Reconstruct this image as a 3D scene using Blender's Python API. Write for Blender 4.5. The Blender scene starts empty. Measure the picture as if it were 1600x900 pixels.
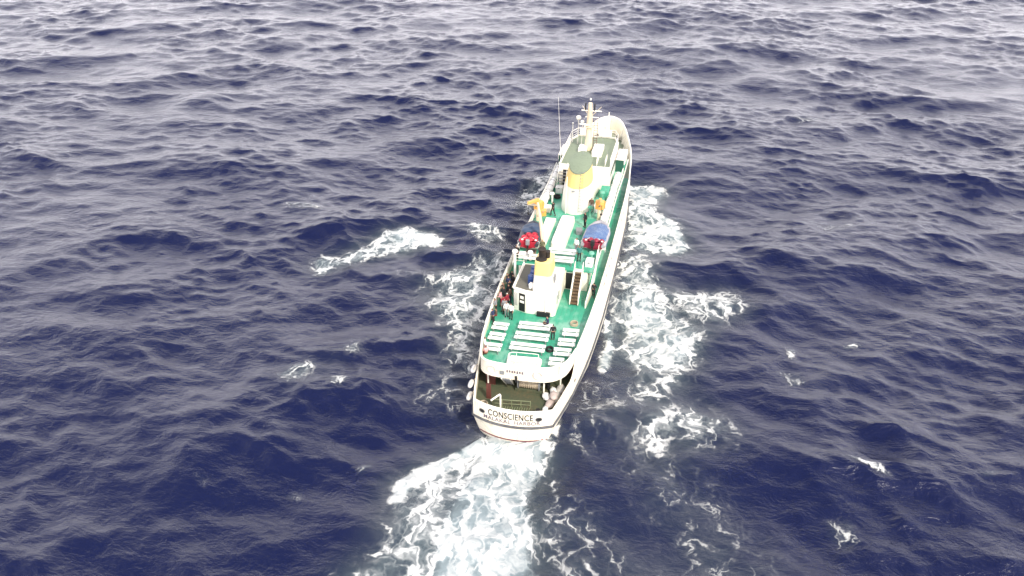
import bpy, math, random
import numpy as np
from mathutils import Vector, Matrix

# ------------------------------------------------------------------ camera, sky, sun, exposure
scene = bpy.context.scene
COL = scene.collection
R = math.radians

cam_data = bpy.data.cameras.new('camera')
cam_data.sensor_width = 36.0
cam_data.lens = 36.0 * 1250.0 / 1600.0
cam_data.clip_start = 0.5
cam_data.clip_end = 20000.0
camera = bpy.data.objects.new('camera', cam_data)
camera.location = (11.6, -50.2, 45.6)
camera.rotation_euler = (R(90.0 - 30.6), 0.0, R(13.0))
COL.objects.link(camera)
scene.camera = camera

SUN_EL, SUN_AZ = R(43.0), R(138.0)          # azimuth clockwise from +Y (the ship's heading): from the starboard quarter
world = bpy.data.worlds.new('World')
scene.world = world
world.use_nodes = True
wn = world.node_tree.nodes
wl = world.node_tree.links
wn.clear()
w_out = wn.new('ShaderNodeOutputWorld')
w_bg = wn.new('ShaderNodeBackground')
w_sky = wn.new('ShaderNodeTexSky')
w_sky.sky_type = 'NISHITA'
w_sky.sun_disc = False
w_sky.sun_elevation = SUN_EL
w_sky.sun_rotation = SUN_AZ
w_sky.air_density = 1.0
w_sky.dust_density = 4.0
w_sky.ozone_density = 1.0
w_hsv = wn.new('ShaderNodeHueSaturation')
w_hsv.inputs['Saturation'].default_value = 0.50      # thin high cloud greys the sky
w_tint = wn.new('ShaderNodeMixRGB')
w_tint.blend_type = 'MULTIPLY'
w_tint.inputs[0].default_value = 1.0
w_tint.inputs[2].default_value = (0.99, 0.965, 1.05, 1)
w_bg.inputs['Strength'].default_value = 0.15
wl.new(w_sky.outputs[0], w_hsv.inputs['Color'])
wl.new(w_hsv.outputs[0], w_tint.inputs[1])
# a broken layer of bright cloud: seen edge-on it closes up towards the horizon all round, overhead it lets the sky through
w_tc = wn.new('ShaderNodeTexCoord')
w_sep = wn.new('ShaderNodeSeparateXYZ')
wl.new(w_tc.outputs['Generated'], w_sep.inputs[0])
def wmath(op, a, b):
    n = wn.new('ShaderNodeMath'); n.operation = op
    for k, v in enumerate((a, b)):
        if isinstance(v, (int, float)): n.inputs[k].default_value = v
        else: wl.new(v, n.inputs[k])
    return n.outputs[0]
w_abs = wmath('ABSOLUTE', w_sep.outputs['Z'], 0.0)
w_inv = wmath('DIVIDE', 1.0, wmath('ADD', w_abs, 0.22))
w_sc = wn.new('ShaderNodeVectorMath'); w_sc.operation = 'SCALE'
wl.new(w_tc.outputs['Generated'], w_sc.inputs[0]); wl.new(w_inv, w_sc.inputs['Scale'])
w_n = wn.new('ShaderNodeTexNoise')
w_n.inputs['Scale'].default_value = 1.5
w_n.inputs['Detail'].default_value = 6
w_n.inputs['Roughness'].default_value = 0.6
wl.new(w_sc.outputs[0], w_n.inputs['Vector'])
w_low = wmath('POWER', wmath('SUBTRACT', 1.0, w_abs), 2.0)
w_cov = wmath('ADD', wmath('MULTIPLY', w_low, 0.50), w_n.outputs['Fac'])
w_r = wn.new('ShaderNodeMapRange')
w_r.inputs['From Min'].default_value = 0.50
w_r.inputs['From Max'].default_value = 0.80
w_r.inputs['To Min'].default_value = 0.06
w_r.inputs['To Max'].default_value = 1.0
wl.new(w_cov, w_r.inputs['Value'])
w_mix = wn.new('ShaderNodeMixRGB')
w_mix.inputs[2].default_value = (20.0, 19.3, 19.8, 1)
wl.new(w_r.outputs[0], w_mix.inputs[0])
wl.new(w_tint.outputs[0], w_mix.inputs[1])
wl.new(w_mix.outputs[0], w_bg.inputs['Color'])
wl.new(w_bg.outputs[0], w_out.inputs[0])

sun_data = bpy.data.lights.new('sun', 'SUN')
sun_data.energy = 3.6
sun_data.angle = R(2.5)
sun_data.color = (1.0, 0.925, 0.79)
sun = bpy.data.objects.new('sun', sun_data)
sun_dir = Vector((math.sin(SUN_AZ) * math.cos(SUN_EL), math.cos(SUN_AZ) * math.cos(SUN_EL), math.sin(SUN_EL)))
sun.rotation_euler = sun_dir.to_track_quat('Z', 'Y').to_euler()
COL.objects.link(sun)

scene.view_settings.view_transform = 'Standard'
scene.view_settings.look = 'None'
scene.view_settings.exposure = 0.13
scene.view_settings.gamma = 1.0
scene.view_settings.use_curve_mapping = False
scene.cycles.use_denoising = True
scene.cycles.adaptive_threshold = 0.02
scene.cycles.max_bounces = 5
scene.cycles.transparent_max_bounces = 8
scene.cycles.caustics_reflective = False
scene.cycles.caustics_refractive = False

rnd = random.Random(7)

# ------------------------------------------------------------------ materials
def new_mat(name):
    m = bpy.data.materials.new(name)
    m.use_nodes = True
    nt = m.node_tree
    nt.nodes.clear()
    out = nt.nodes.new('ShaderNodeOutputMaterial')
    return m, nt.nodes, nt.links, out

MATS = {}
def mat(name, rgb, rough=0.55, metal=0.0, wear=0.18, wear_rgb=None, scale=0.7, bump=0.0, spec=0.4):
    """painted / woven surface: colour with large soft stains and fine streaks"""
    if name in MATS:
        return MATS[name]
    m, N, L, out = new_mat(name)
    b = N.new('ShaderNodeBsdfPrincipled')
    b.inputs['Roughness'].default_value = rough
    b.inputs['Metallic'].default_value = metal
    b.inputs['Specular IOR Level'].default_value = spec
    g = N.new('ShaderNodeNewGeometry')
    n1 = N.new('ShaderNodeTexNoise')
    n1.inputs['Scale'].default_value = scale
    n1.inputs['Detail'].default_value = 6
    n1.inputs['Roughness'].default_value = 0.65
    mp = N.new('ShaderNodeMapping')
    mp.inputs['Scale'].default_value = (3.0, 3.0, 0.5)
    n2 = N.new('ShaderNodeTexNoise')
    n2.inputs['Scale'].default_value = scale * 2.2
    n2.inputs['Detail'].default_value = 4
    L.new(g.outputs['Position'], n1.inputs['Vector'])
    L.new(g.outputs['Position'], mp.inputs['Vector'])
    L.new(mp.outputs[0], n2.inputs['Vector'])
    mul = N.new('ShaderNodeMath'); mul.operation = 'MULTIPLY'
    L.new(n1.outputs['Fac'], mul.inputs[0]); L.new(n2.outputs['Fac'], mul.inputs[1])
    ramp = N.new('ShaderNodeMapRange')
    ramp.inputs['From Min'].default_value = 0.2
    ramp.inputs['From Max'].default_value = 0.42
    ramp.inputs['To Max'].default_value = wear
    L.new(mul.outputs[0], ramp.inputs['Value'])
    mix = N.new('ShaderNodeMixRGB')
    mix.inputs[1].default_value = (*rgb, 1)
    wr = wear_rgb or tuple(c * 0.35 for c in rgb)
    mix.inputs[2].default_value = (*wr, 1)
    L.new(ramp.outputs[0], mix.inputs[0])
    L.new(mix.outputs[0], b.inputs['Base Color'])
    if bump:
        bp = N.new('ShaderNodeBump')
        bp.inputs['Strength'].default_value = bump
        bp.inputs['Distance'].default_value = 0.05
        L.new(n2.outputs['Fac'], bp.inputs['Height'])
        L.new(bp.outputs[0], b.inputs['Normal'])
    L.new(b.outputs[0], out.inputs[0])
    MATS[name] = m
    return m

def weathered(name, rgb, rust, seam_axis, rough=0.45, seam=0.35, patch=None, patch_amt=0.0):
    """painted steel: plate or plank seams, runs of rust, pale patches of wear and painted-in wet sheen"""
    m, N, L, out = new_mat(name)
    b = N.new('ShaderNodeBsdfPrincipled')
    g = N.new('ShaderNodeNewGeometry')
    sep = N.new('ShaderNodeSeparateXYZ'); L.new(g.outputs['Position'], sep.inputs[0])
    def mth(op, a, c=0.0):
        n = N.new('ShaderNodeMath'); n.operation = op
        for k, v in enumerate((a, c)):
            if isinstance(v, (int, float)): n.inputs[k].default_value = v
            else: L.new(v, n.inputs[k])
        return n.outputs[0]
    def step(v, a0, a1, b1=1.0):
        n = N.new('ShaderNodeMapRange'); n.interpolation_type = 'SMOOTHSTEP'
        n.inputs[1].default_value = a0; n.inputs[2].default_value = a1; n.inputs[4].default_value = b1
        L.new(v, n.inputs[0]); return n.outputs[0]
    def nz(scale, sc3, det=5):
        mp = N.new('ShaderNodeMapping'); mp.inputs['Scale'].default_value = sc3
        n = N.new('ShaderNodeTexNoise'); n.inputs['Scale'].default_value = scale; n.inputs['Detail'].default_value = det; n.inputs['Roughness'].default_value = 0.62
        L.new(g.outputs['Position'], mp.inputs[0]); L.new(mp.outputs[0], n.inputs['Vector'])
        return n.outputs['Fac']
    def line(v, period, width):
        f = mth('FRACT', mth('DIVIDE', v, period))
        return step(mth('ABSOLUTE', mth('SUBTRACT', f, 0.5)), 0.5 - width / period, 0.5)
    if seam_axis == 'hull':
        lines = mth('MAXIMUM', line(sep.outputs['Y'], 2.4, 0.05), line(sep.outputs['Z'], 1.25, 0.04))
        runs = step(nz(1.0, (2.6, 2.6, 0.28)), 0.56, 0.74)
    else:
        lines = line(sep.outputs['X'], 0.42, 0.035)
        runs = step(nz(0.9, (1.0, 1.0, 1.0)), 0.58, 0.72)
    col = N.new('ShaderNodeMixRGB'); col.inputs[1].default_value = (*rgb, 1); col.inputs[2].default_value = (*rust, 1)
    L.new(mth('MULTIPLY', runs, 0.6), col.inputs[0])
    c2 = N.new('ShaderNodeMixRGB'); c2.blend_type = 'MULTIPLY'; c2.inputs[2].default_value = (0.45, 0.43, 0.40, 1)
    L.new(mth('MULTIPLY', lines, seam), c2.inputs[0]); L.new(col.outputs[0], c2.inputs[1])
    last = c2.outputs[0]
    if patch:
        c3 = N.new('ShaderNodeMixRGB'); c3.inputs[2].default_value = (*patch, 1)  # pale patches: worn paint, with the sheen of wet deck put into the colour
        pw = mth('MULTIPLY', step(nz(0.55, (1.0, 0.7, 1.0), 7), 0.47, 0.62), patch_amt)
        L.new(pw, c3.inputs[0]); L.new(last, c3.inputs[1]); last = c3.outputs[0]
        rr = mth('SUBTRACT', rough, mth('MULTIPLY', step(nz(0.4, (1, 1, 1), 4), 0.5, 0.62), 0.3))
        L.new(rr, b.inputs['Roughness'])
    else:
        b.inputs['Roughness'].default_value = rough
    L.new(last, b.inputs['Base Color'])
    bp = N.new('ShaderNodeBump'); bp.inputs['Strength'].default_value = 0.5; bp.inputs['Distance'].default_value = 0.02; bp.invert = True
    L.new(lines, bp.inputs['Height']); L.new(bp.outputs[0], b.inputs['Normal'])
    L.new(b.outputs[0], out.inputs[0])
    return m

def water_material():
    m, N, L, out = new_mat('sea_water')
    b = N.new('ShaderNodeBsdfPrincipled')
    b.inputs['Base Color'].default_value = (0.0040, 0.0072, 0.038, 1)
    b.inputs['Roughness'].default_value = 0.21
    b.inputs['IOR'].default_value = 1.333
    g = N.new('ShaderNodeNewGeometry')
    hs = []
    for sc, st, det in ((0.42, (1.0, 1.6, 1), 5), (1.5, (1.0, 1.9, 1), 6), (0.16, (1.0, 1.3, 1), 3)):
        mp = N.new('ShaderNodeMapping')
        mp.inputs['Rotation'].default_value = (0, 0, R(-18 + 30 * sc))
        mp.inputs['Scale'].default_value = st
        n = N.new('ShaderNodeTexNoise')
        n.inputs['Scale'].default_value = sc
        n.inputs['Detail'].default_value = det
        n.inputs['Roughness'].default_value = 0.6
        n.inputs['Distortion'].default_value = 0.6
        L.new(g.outputs['Position'], mp.inputs['Vector'])
        L.new(mp.outputs[0], n.inputs['Vector'])
        hs.append(n)
    # gusts: ripples are stronger in some patches than in others
    gust = N.new('ShaderNodeMapRange')
    gust.inputs['From Min'].default_value = 0.35
    gust.inputs['From Max'].default_value = 0.65
    gust.inputs['To Min'].default_value = 0.35
    gust.inputs['To Max'].default_value = 1.0
    gn = N.new('ShaderNodeTexNoise'); gn.inputs['Scale'].default_value = 0.05; gn.inputs['Detail'].default_value = 3
    L.new(g.outputs['Position'], gn.inputs['Vector'])
    L.new(gn.outputs['Fac'], gust.inputs['Value'])
    b1 = N.new('ShaderNodeBump'); b1.inputs['Distance'].default_value = 0.27
    L.new(hs[0].outputs['Fac'], b1.inputs['Height']); L.new(gust.outputs[0], b1.inputs['Strength'])
    b2 = N.new('ShaderNodeBump'); b2.inputs['Distance'].default_value = 0.09; b2.inputs['Strength'].default_value = 0.7
    L.new(hs[1].outputs['Fac'], b2.inputs['Height']); L.new(b1.outputs[0], b2.inputs['Normal'])
    L.new(b2.outputs[0], b.inputs['Normal'])
    L.new(b.outputs[0], out.inputs[0])
    return m

def foam_material(name, fine=1.0):
    """white lace driven by the mesh attribute 'foam_amount'; a pale aerated veil lies under it"""
    m, N, L, out = new_mat(name)
    g = N.new('ShaderNodeNewGeometry')
    at = N.new('ShaderNodeAttribute'); at.attribute_name = 'foam_amount'
    aa = N.new('ShaderNodeAttribute'); aa.attribute_name = 'air_amount'
    def noise(vec, sc, det, rough=0.6):
        n = N.new('ShaderNodeTexNoise')
        n.inputs['Scale'].default_value = sc
        n.inputs['Detail'].default_value = det
        n.inputs['Roughness'].default_value = rough
        L.new(vec, n.inputs['Vector'])
        return n
    def math_(op, a, bb, clamp=False):
        n = N.new('ShaderNodeMath'); n.operation = op; n.use_clamp = clamp
        for i, v in enumerate((a, bb)):
            if isinstance(v, (int, float)): n.inputs[i].default_value = v
            else: L.new(v, n.inputs[i])
        return n.outputs[0]
    def vmath(op, a, bb):
        n = N.new('ShaderNodeVectorMath'); n.operation = op
        L.new(a, n.inputs[0])
        if isinstance(bb, (int, float)): n.inputs['Scale'].default_value = bb
        elif isinstance(bb, tuple): n.inputs[1].default_value = bb
        else: L.new(bb, n.inputs[1])
        return n.outputs[0]
    def ms(v, a0, a1, b0=0.0, b1=1.0):
        n = N.new('ShaderNodeMapRange'); n.interpolation_type = 'SMOOTHSTEP'
        for i, q in ((1, a0), (2, a1), (3, b0), (4, b1)):
            if isinstance(q, (int, float)): n.inputs[i].default_value = q
            else: L.new(q, n.inputs[i])
        L.new(v, n.inputs[0])
        return n.outputs[0]
    pos = g.outputs['Position']
    w1 = noise(pos, 0.30 * fine, 3)
    w2 = noise(pos, 1.1 * fine, 4)
    off = vmath('ADD', vmath('SCALE', vmath('SUBTRACT', w1.outputs['Color'], (0.5, 0.5, 0.5)), 5.0 / fine),
                vmath('SCALE', vmath('SUBTRACT', w2.outputs['Color'], (0.5, 0.5, 0.5)), 1.5 / fine))
    q = vmath('MULTIPLY', vmath('ADD', pos, off), (1.0, 0.6, 0.0))
    def cells(sc):
        v = N.new('ShaderNodeTexVoronoi'); v.feature = 'DISTANCE_TO_EDGE'
        v.inputs['Scale'].default_value = sc
        L.new(q, v.inputs['Vector'])
        return v.outputs['Distance']
    fa = ms(cells(0.42 * fine), 0.0, 0.20, 1.0, 0.0)
    fb = ms(cells(1.05 * fine), 0.0, 0.22, 1.0, 0.0)
    big = noise(pos, 0.28 * fine, 4).outputs['Fac']
    fin = noise(q, 1.6 * fine, 7, 0.7).outputs['Fac']
    p = math_('ADD', math_('ADD', math_('MULTIPLY', fa, 0.26), math_('MULTIPLY', fb, 0.20)),
              math_('ADD', math_('MULTIPLY', big, 0.66), math_('MULTIPLY', fin, 0.40)))
    d = at.outputs['Fac']
    thr = math_('SUBTRACT', 1.22, math_('MULTIPLY', d, 0.98))
    lace = ms(p, math_('SUBTRACT', thr, 0.13), math_('ADD', thr, 0.27))
    gate = ms(d, 0.02, 0.16)
    mist = ms(p, math_('SUBTRACT', thr, 0.42), math_('ADD', thr, 0.25), 0.0, ms(d, 0.22, 0.65, 0.10, 0.60))
    lace = math_('MULTIPLY', math_('MAXIMUM', lace, mist), gate, True)
    veil = math_('MULTIPLY', ms(aa.outputs['Fac'], 0.0, 0.62, 0.0, 0.85), ms(big, 0.2, 0.7, 0.35, 1.0), True)
    foam = N.new('ShaderNodeBsdfPrincipled')
    foam.inputs['Roughness'].default_value = 0.9
    foam.inputs['Specular IOR Level'].default_value = 0.2
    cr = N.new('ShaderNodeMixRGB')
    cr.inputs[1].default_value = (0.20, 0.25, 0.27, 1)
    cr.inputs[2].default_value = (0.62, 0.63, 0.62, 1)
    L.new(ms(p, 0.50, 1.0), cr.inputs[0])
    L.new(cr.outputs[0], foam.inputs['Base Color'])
    bp = N.new('ShaderNodeBump'); bp.inputs['Strength'].default_value = 0.6; bp.inputs['Distance'].default_value = 0.18
    L.new(p, bp.inputs['Height'])
    L.new(bp.outputs[0], foam.inputs['Normal'])
    air = N.new('ShaderNodeBsdfPrincipled')
    air.inputs['Base Color'].default_value = (0.075, 0.10, 0.115, 1)
    air.inputs['Roughness'].default_value = 0.25
    air.inputs['IOR'].default_value = 1.333
    tr = N.new('ShaderNodeBsdfTransparent')
    m1 = N.new('ShaderNodeMixShader')
    L.new(veil, m1.inputs[0]); L.new(tr.outputs[0], m1.inputs[1]); L.new(air.outputs[0], m1.inputs[2])
    m2 = N.new('ShaderNodeMixShader')
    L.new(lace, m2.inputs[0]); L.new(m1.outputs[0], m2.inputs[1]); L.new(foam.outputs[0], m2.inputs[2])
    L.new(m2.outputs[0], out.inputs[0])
    return m

# ------------------------------------------------------------------ the sea
FOAM = {
    'stern_wake_foam': [
        ([(-2.0, 0.8), (2.6, 0.7), (3.0, -0.4), (3.0, -2.8), (2.5, -5.8), (3.4, -8.6), (4.2, -10.9), (4.8, -13.1), (5.5, -16.1), (-2.8, -18.0), (-2.6, -14.8), (-3.1, -11.4), (-3.1, -7.4), (-2.6, -3.7), (-2.5, -0.5)], 0.93, 1.0),
        ([(-2.8, 0.6), (-4.9, -2.4), (-7.0, -4.5), (-8.1, -6.6), (-7.8, -9.2), (-7.1, -11.7), (-7.6, -15.1), (-8.6, -19.3), (-0.3, -17.4), (-1.1, -8.3), (-1.4, -1.1)], 0.50, 1.6),
        ([(-2.8, 0.4), (-4.8, -2.1), (-7.0, -4.2), (-7.9, -6.2), (-7.8, -8.5), (-6.9, -9.0), (-6.4, -6.2), (-4.4, -4.0), (-2.3, -1.3)], 0.9, 0.5),
        ([(-7.2, -11.0), (-7.7, -14.8), (-9.4, -19.5), (-2.8, -18.0), (-3.7, -12.7)], 0.35, 1.6),
    ],
    'stern_quarter_foam': [
        ([(2.8, -0.1), (5.1, -4.1), (9.6, -7.8), (12.2, -11.3), (13.3, -14.3), (5.3, -16.1), (3.0, -7.4), (3.4, -3.1)], 0.29, 1.8),
        ([(2.4, 0.6), (3.2, 3.2), (3.5, 3.1), (3.5, 0.9), (3.8, -3.0), (4.4, -4.8), (4.0, -4.9), (3.0, -1.6)], 0.5, 0.35),
        ([(2.9, 8.9), (6.1, 11.2), (8.4, 4.6), (7.8, -1.3), (5.1, -1.1), (3.0, 2.4)], 0.27, 2.0),
        ([(8.3, 2.8), (13.7, 3.2), (17.9, -3.3), (16.1, -7.5), (10.8, -5.6)], 0.25, 2.8),
        ([(12.8, -6.4), (16.9, -3.5), (22.7, -7.8), (20.3, -12.7), (12.8, -13.4)], 0.26, 2.8),
    ],
    'starboard_wash_foam': [
        ([(4.0, 55.3), (5.7, 48.3), (6.8, 35.6), (7.1, 26.5), (7.0, 18.6), (6.9, 12.9), (6.2, 12.2), (5.5, 20.8), (5.4, 29.0), (5.1, 38.6), (4.4, 48.0)], 0.6, 1.3),
        ([(4.1, 57.6), (8.2, 58.1), (9.5, 55.6), (8.2, 51.4), (8.8, 48.6), (11.4, 46.0), (12.9, 40.1), (12.5, 36.9), (9.7, 36.9), (6.7, 36.9), (5.7, 35.3), (4.7, 48.0)], 0.74, 1.4),
        ([(4.1, 57.6), (7.3, 58.2), (9.2, 57.0), (8.5, 54.1), (7.0, 51.1), (5.0, 48.9)], 0.93, 0.9),
        ([(9.3, 48.3), (11.6, 45.6), (13.0, 39.7), (12.2, 37.1), (10.8, 39.9), (9.2, 44.0)], 0.9, 0.9),
        ([(5.0, 35.2), (8.3, 36.2), (9.7, 31.5), (11.2, 26.0), (14.7, 21.6), (15.5, 17.7), (14.4, 14.1), (11.4, 12.4), (8.7, 12.8), (6.9, 16.2), (5.6, 23.4)], 0.64, 2.0),
        ([(6.8, 25.0), (8.6, 27.5), (11.4, 23.4), (13.9, 19.0), (14.3, 15.7), (12.0, 13.9), (9.3, 16.2), (7.4, 19.3)], 0.86, 1.6),
        ([(11.8, 27.3), (14.5, 29.6), (18.0, 30.1), (20.2, 28.6), (19.6, 25.3), (16.7, 21.8), (14.1, 22.1), (12.5, 23.9)], 0.54, 2.0),
        ([(5.2, 20.9), (5.9, 20.9), (6.6, 18.5), (6.9, 15.3), (6.7, 12.7), (6.1, 11.7), (5.4, 13.0), (5.8, 16.0)], 0.8, 0.45),
        ([(4.4, 35.0), (5.4, 35.3), (6.2, 24.9), (5.5, 20.8), (5.0, 20.6), (4.9, 27.4)], 0.45, 0.8),
        ([(8.6, 13.3), (14.0, 15.7), (14.7, 12.7), (12.3, 8.7), (10.2, 6.8), (8.5, 8.7)], 0.45, 1.6),
        ([(10.2, 6.8), (12.8, 8.8), (15.1, 9.3), (18.5, 6.9), (18.6, 4.4), (15.8, 2.5), (13.7, 3.2), (13.3, -0.0), (10.7, 0.5), (9.9, 3.2)], 0.48, 2.2),
        ([(7.3, 12.0), (10.2, 6.8), (10.6, 1.7), (7.9, 1.9), (6.0, 7.7)], 0.3, 2.2),
    ],
    'port_wash_foam': [
        ([(-10.8, 51.0), (-8.6, 58.1), (-7.0, 61.1), (-6.3, 52.0), (-6.6, 43.4), (-9.8, 44.7)], 0.55, 1.6),
        ([(-15.8, 38.9), (-13.5, 40.2), (-9.7, 38.5), (-8.2, 35.5), (-10.3, 34.0), (-13.5, 35.4)], 0.5, 1.2),
        ([(-14.3, 25.9), (-10.4, 31.6), (-7.6, 33.1), (-6.8, 26.2), (-6.9, 19.2), (-5.9, 11.1), (-5.4, 7.0), (-8.8, 10.4), (-9.8, 14.8), (-14.2, 18.8)], 0.56, 2.0),
        ([(-13.1, 24.7), (-9.1, 27.9), (-7.2, 23.2), (-6.6, 15.5), (-9.5, 16.1)], 0.56, 2.0),
        ([(-19.6, 25.5), (-15.0, 28.1), (-11.9, 20.7), (-14.0, 18.2)], 0.3, 1.6),
        ([(-10.6, 7.8), (-6.4, 9.9), (-4.3, 3.4), (-3.6, 0.1), (-6.8, 1.9), (-9.3, 2.3)], 0.27, 2.2),
    ],
    'port_crest_foam': [
        ([(-30.8, 26.2), (-30.2, 27.7), (-27.7, 27.6), (-25.3, 30.9), (-24.5, 34.3), (-22.6, 36.6), (-19.1, 35.5), (-16.6, 34.3), (-16.2, 32.0), (-19.9, 30.8), (-22.5, 29.1), (-24.9, 26.9), (-27.5, 25.4), (-27.9, 22.8), (-29.2, 23.4)], 0.66, 1.0),
        ([(-24.0, 34.4), (-22.3, 36.3), (-18.7, 35.3), (-16.5, 33.6), (-16.9, 31.8), (-20.1, 31.4), (-22.4, 31.5)], 0.86, 0.8),
    ],
    'drifting_foam_patch': [
        ([(-23.9, 3.9), (-23.1, 5.8), (-21.9, 6.7), (-20.7, 7.0), (-20.5, 5.1), (-20.9, 3.4), (-21.9, 2.6)], 0.5, 0.8),
        ([(-19.4, 9.6), (-18.3, 10.9), (-17.0, 9.6), (-17.2, 8.2), (-18.3, 8.2)], 0.48, 0.7),
        ([(-18.5, 4.0), (-17.9, 5.3), (-16.4, 4.5), (-16.4, 3.1), (-17.6, 3.0)], 0.45, 0.7),
    ],
    'whitecap_foam': [
        ([(26.7, 4.0), (28.1, 4.0), (29.6, 3.1), (30.2, 2.0), (29.3, 2.2), (28.0, 3.1)], 0.56, 0.5),
        ([(23.7, 20.1), (24.6, 20.3), (24.2, 18.2), (23.7, 18.3)], 0.58, 0.5),
        ([(22.6, 15.7), (24.5, 15.7), (24.7, 13.9), (23.3, 13.2)], 0.38, 0.5),
        ([(24.7, -3.2), (26.8, -2.9), (27.2, -5.0), (26.0, -5.9), (24.8, -4.6)], 0.32, 0.5),
        ([(-41.6, 40.3), (-38.5, 40.6), (-35.6, 40.4), (-35.3, 38.8), (-39.6, 38.2)], 0.38, 0.5),
        ([(-11.3, -6.0), (-11.0, -5.2), (-10.3, -4.7), (-10.5, -5.7), (-10.8, -6.5)], 0.54, 0.5),
        ([(37.4, 4.5), (38.7, 5.0), (38.4, 3.9), (37.6, 3.7)], 0.36, 0.5),
        ([(28.5, 92.2), (34.5, 94.3), (34.0, 91.4), (29.4, 89.6)], 0.28, 0.5),
        ([(28.9, 21.6), (30.0, 22.5), (30.9, 22.2), (29.2, 21.0)], 0.5, 0.5),
        ([(28.9, 49.6), (33.4, 51.1), (33.4, 49.1), (29.6, 47.9)], 0.28, 0.5),
        ([(-23.9, -9.9), (-22.3, -9.7), (-22.0, -11.1)], 0.22, 0.5),
        ([(-16.2, -9.8), (-14.9, -9.0), (-14.6, -10.1)], 0.28, 0.5),
    ],
}
# the churned track goes on astern
FOAM['stern_wake_foam'].append(([(-9.0, -16.5), (5.4, -15.0), (9.0, -48.0), (-15.0, -48.0)], 0.72, 2.0))
FOAM['stern_quarter_foam'].append(([(5.0, -14.0), (14.0, -13.0), (22.0, -48.0), (8.0, -48.0)], 0.25, 2.5))

def ocean_tile(n, size, wind_deg, peak, seed, amp, slope=3.75):
    rg = np.random.default_rng(seed)
    k1 = np.fft.fftfreq(n, d=size / n) * 2 * np.pi
    kx, ky = np.meshgrid(k1, k1, indexing='ij')
    k = np.sqrt(kx * kx + ky * ky)
    k[0, 0] = 1e-6
    lw = peak / 6.5
    cw, sw = math.cos(R(wind_deg)), math.sin(R(wind_deg))
    c = (kx * cw + ky * sw) / k
    spread = 0.12 + 0.88 * np.abs(c) ** 3.0
    spec = np.exp(-1.0 / (k * lw) ** 2) / k ** slope * spread * np.exp(-(k * 0.09) ** 2)
    spec[0, 0] = 0
    h = np.fft.fft2(rg.standard_normal((n, n))) * np.sqrt(spec)
    hz = np.real(np.fft.ifft2(h))
    s = amp / hz.std()
    dx = np.real(np.fft.ifft2(1j * kx / k * h)) * s
    dy = np.real(np.fft.ifft2(1j * ky / k * h)) * s
    return hz * s, dx, dy

TILE, TN = 420.0, 2048
HZ, DX, DY = ocean_tile(TN, TILE, 76.0, 12.0, 5, 0.128, 3.75)          # wind sea
S_ = ocean_tile(TN, TILE, 100.0, 26.0, 9, 0.34, 4.8)                  # longer swell under it

def sample(t, x, y):
    u = (x / TILE * TN) % TN
    v = (y / TILE * TN) % TN
    i = np.floor(u).astype(int); j = np.floor(v).astype(int)
    fu = u - i; fv = v - j
    i %= TN; j %= TN
    i2 = (i + 1) % TN; j2 = (j + 1) % TN
    return (t[i, j] * (1 - fu) * (1 - fv) + t[i2, j] * fu * (1 - fv) + t[i, j2] * (1 - fu) * fv + t[i2, j2] * fu * fv)

def axis(lo, hi, fine, near_lo, near_hi, far, end):
    """grid lines: fine inside [lo,hi], slowly wider to [near_lo,near_hi], then very wide out to the horizon"""
    a = list(np.arange(lo, hi, fine))
    for sgn, start, lim in ((-1, lo, near_lo), (1, a[-1], near_hi)):
        p, s = start, fine
        out = []
        while sgn * p < sgn * lim:
            s = min(s * 1.012, far); p += sgn * s; out.append(p)
        while abs(p) < end:
            s *= 1.22; p += sgn * s; out.append(p)
        a = (out[::-1] + a) if sgn < 0 else (a + out)
    return np.array(a)

ax = axis(-42.0, 46.0, 0.30, -205.0, 125.0, 0.75, 9000.0)
ay = axis(-22.0, 76.0, 0.30, -60.0, 235.0, 0.80, 9000.0)
GX, GY = np.meshgrid(ax, ay, indexing='ij')
calm = np.exp(-((np.maximum(0, np.abs(GX) - 260) / 300) ** 2) - (np.maximum(0, np.abs(GY - 80) - 230) / 300) ** 2)
CHOP = -0.85
# gusts: the wind sea is rougher in some patches, slick in others
gust = np.zeros(GX.shape)
gr = np.random.default_rng(12)
for _ in range(9):
    a_, wl_m, ph = gr.uniform(0, math.pi), gr.uniform(28, 95), gr.uniform(0, 6.28)
    gust += np.sin((GX * math.cos(a_) * 1.3 + GY * math.sin(a_) * 0.8) * 2 * math.pi / wl_m + ph)
gust = np.clip(1.0 + 0.17 * gust, 0.45, 1.5)
WX = GX - CHOP * (sample(DX, GX, GY) * gust + sample(S_[1], GX, GY)) * calm
WY = GY - CHOP * (sample(DY, GX, GY) * gust + sample(S_[2], GX, GY)) * calm
WZ = (sample(HZ, GX, GY) * gust + sample(S_[0], GX, GY)) * calm

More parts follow.
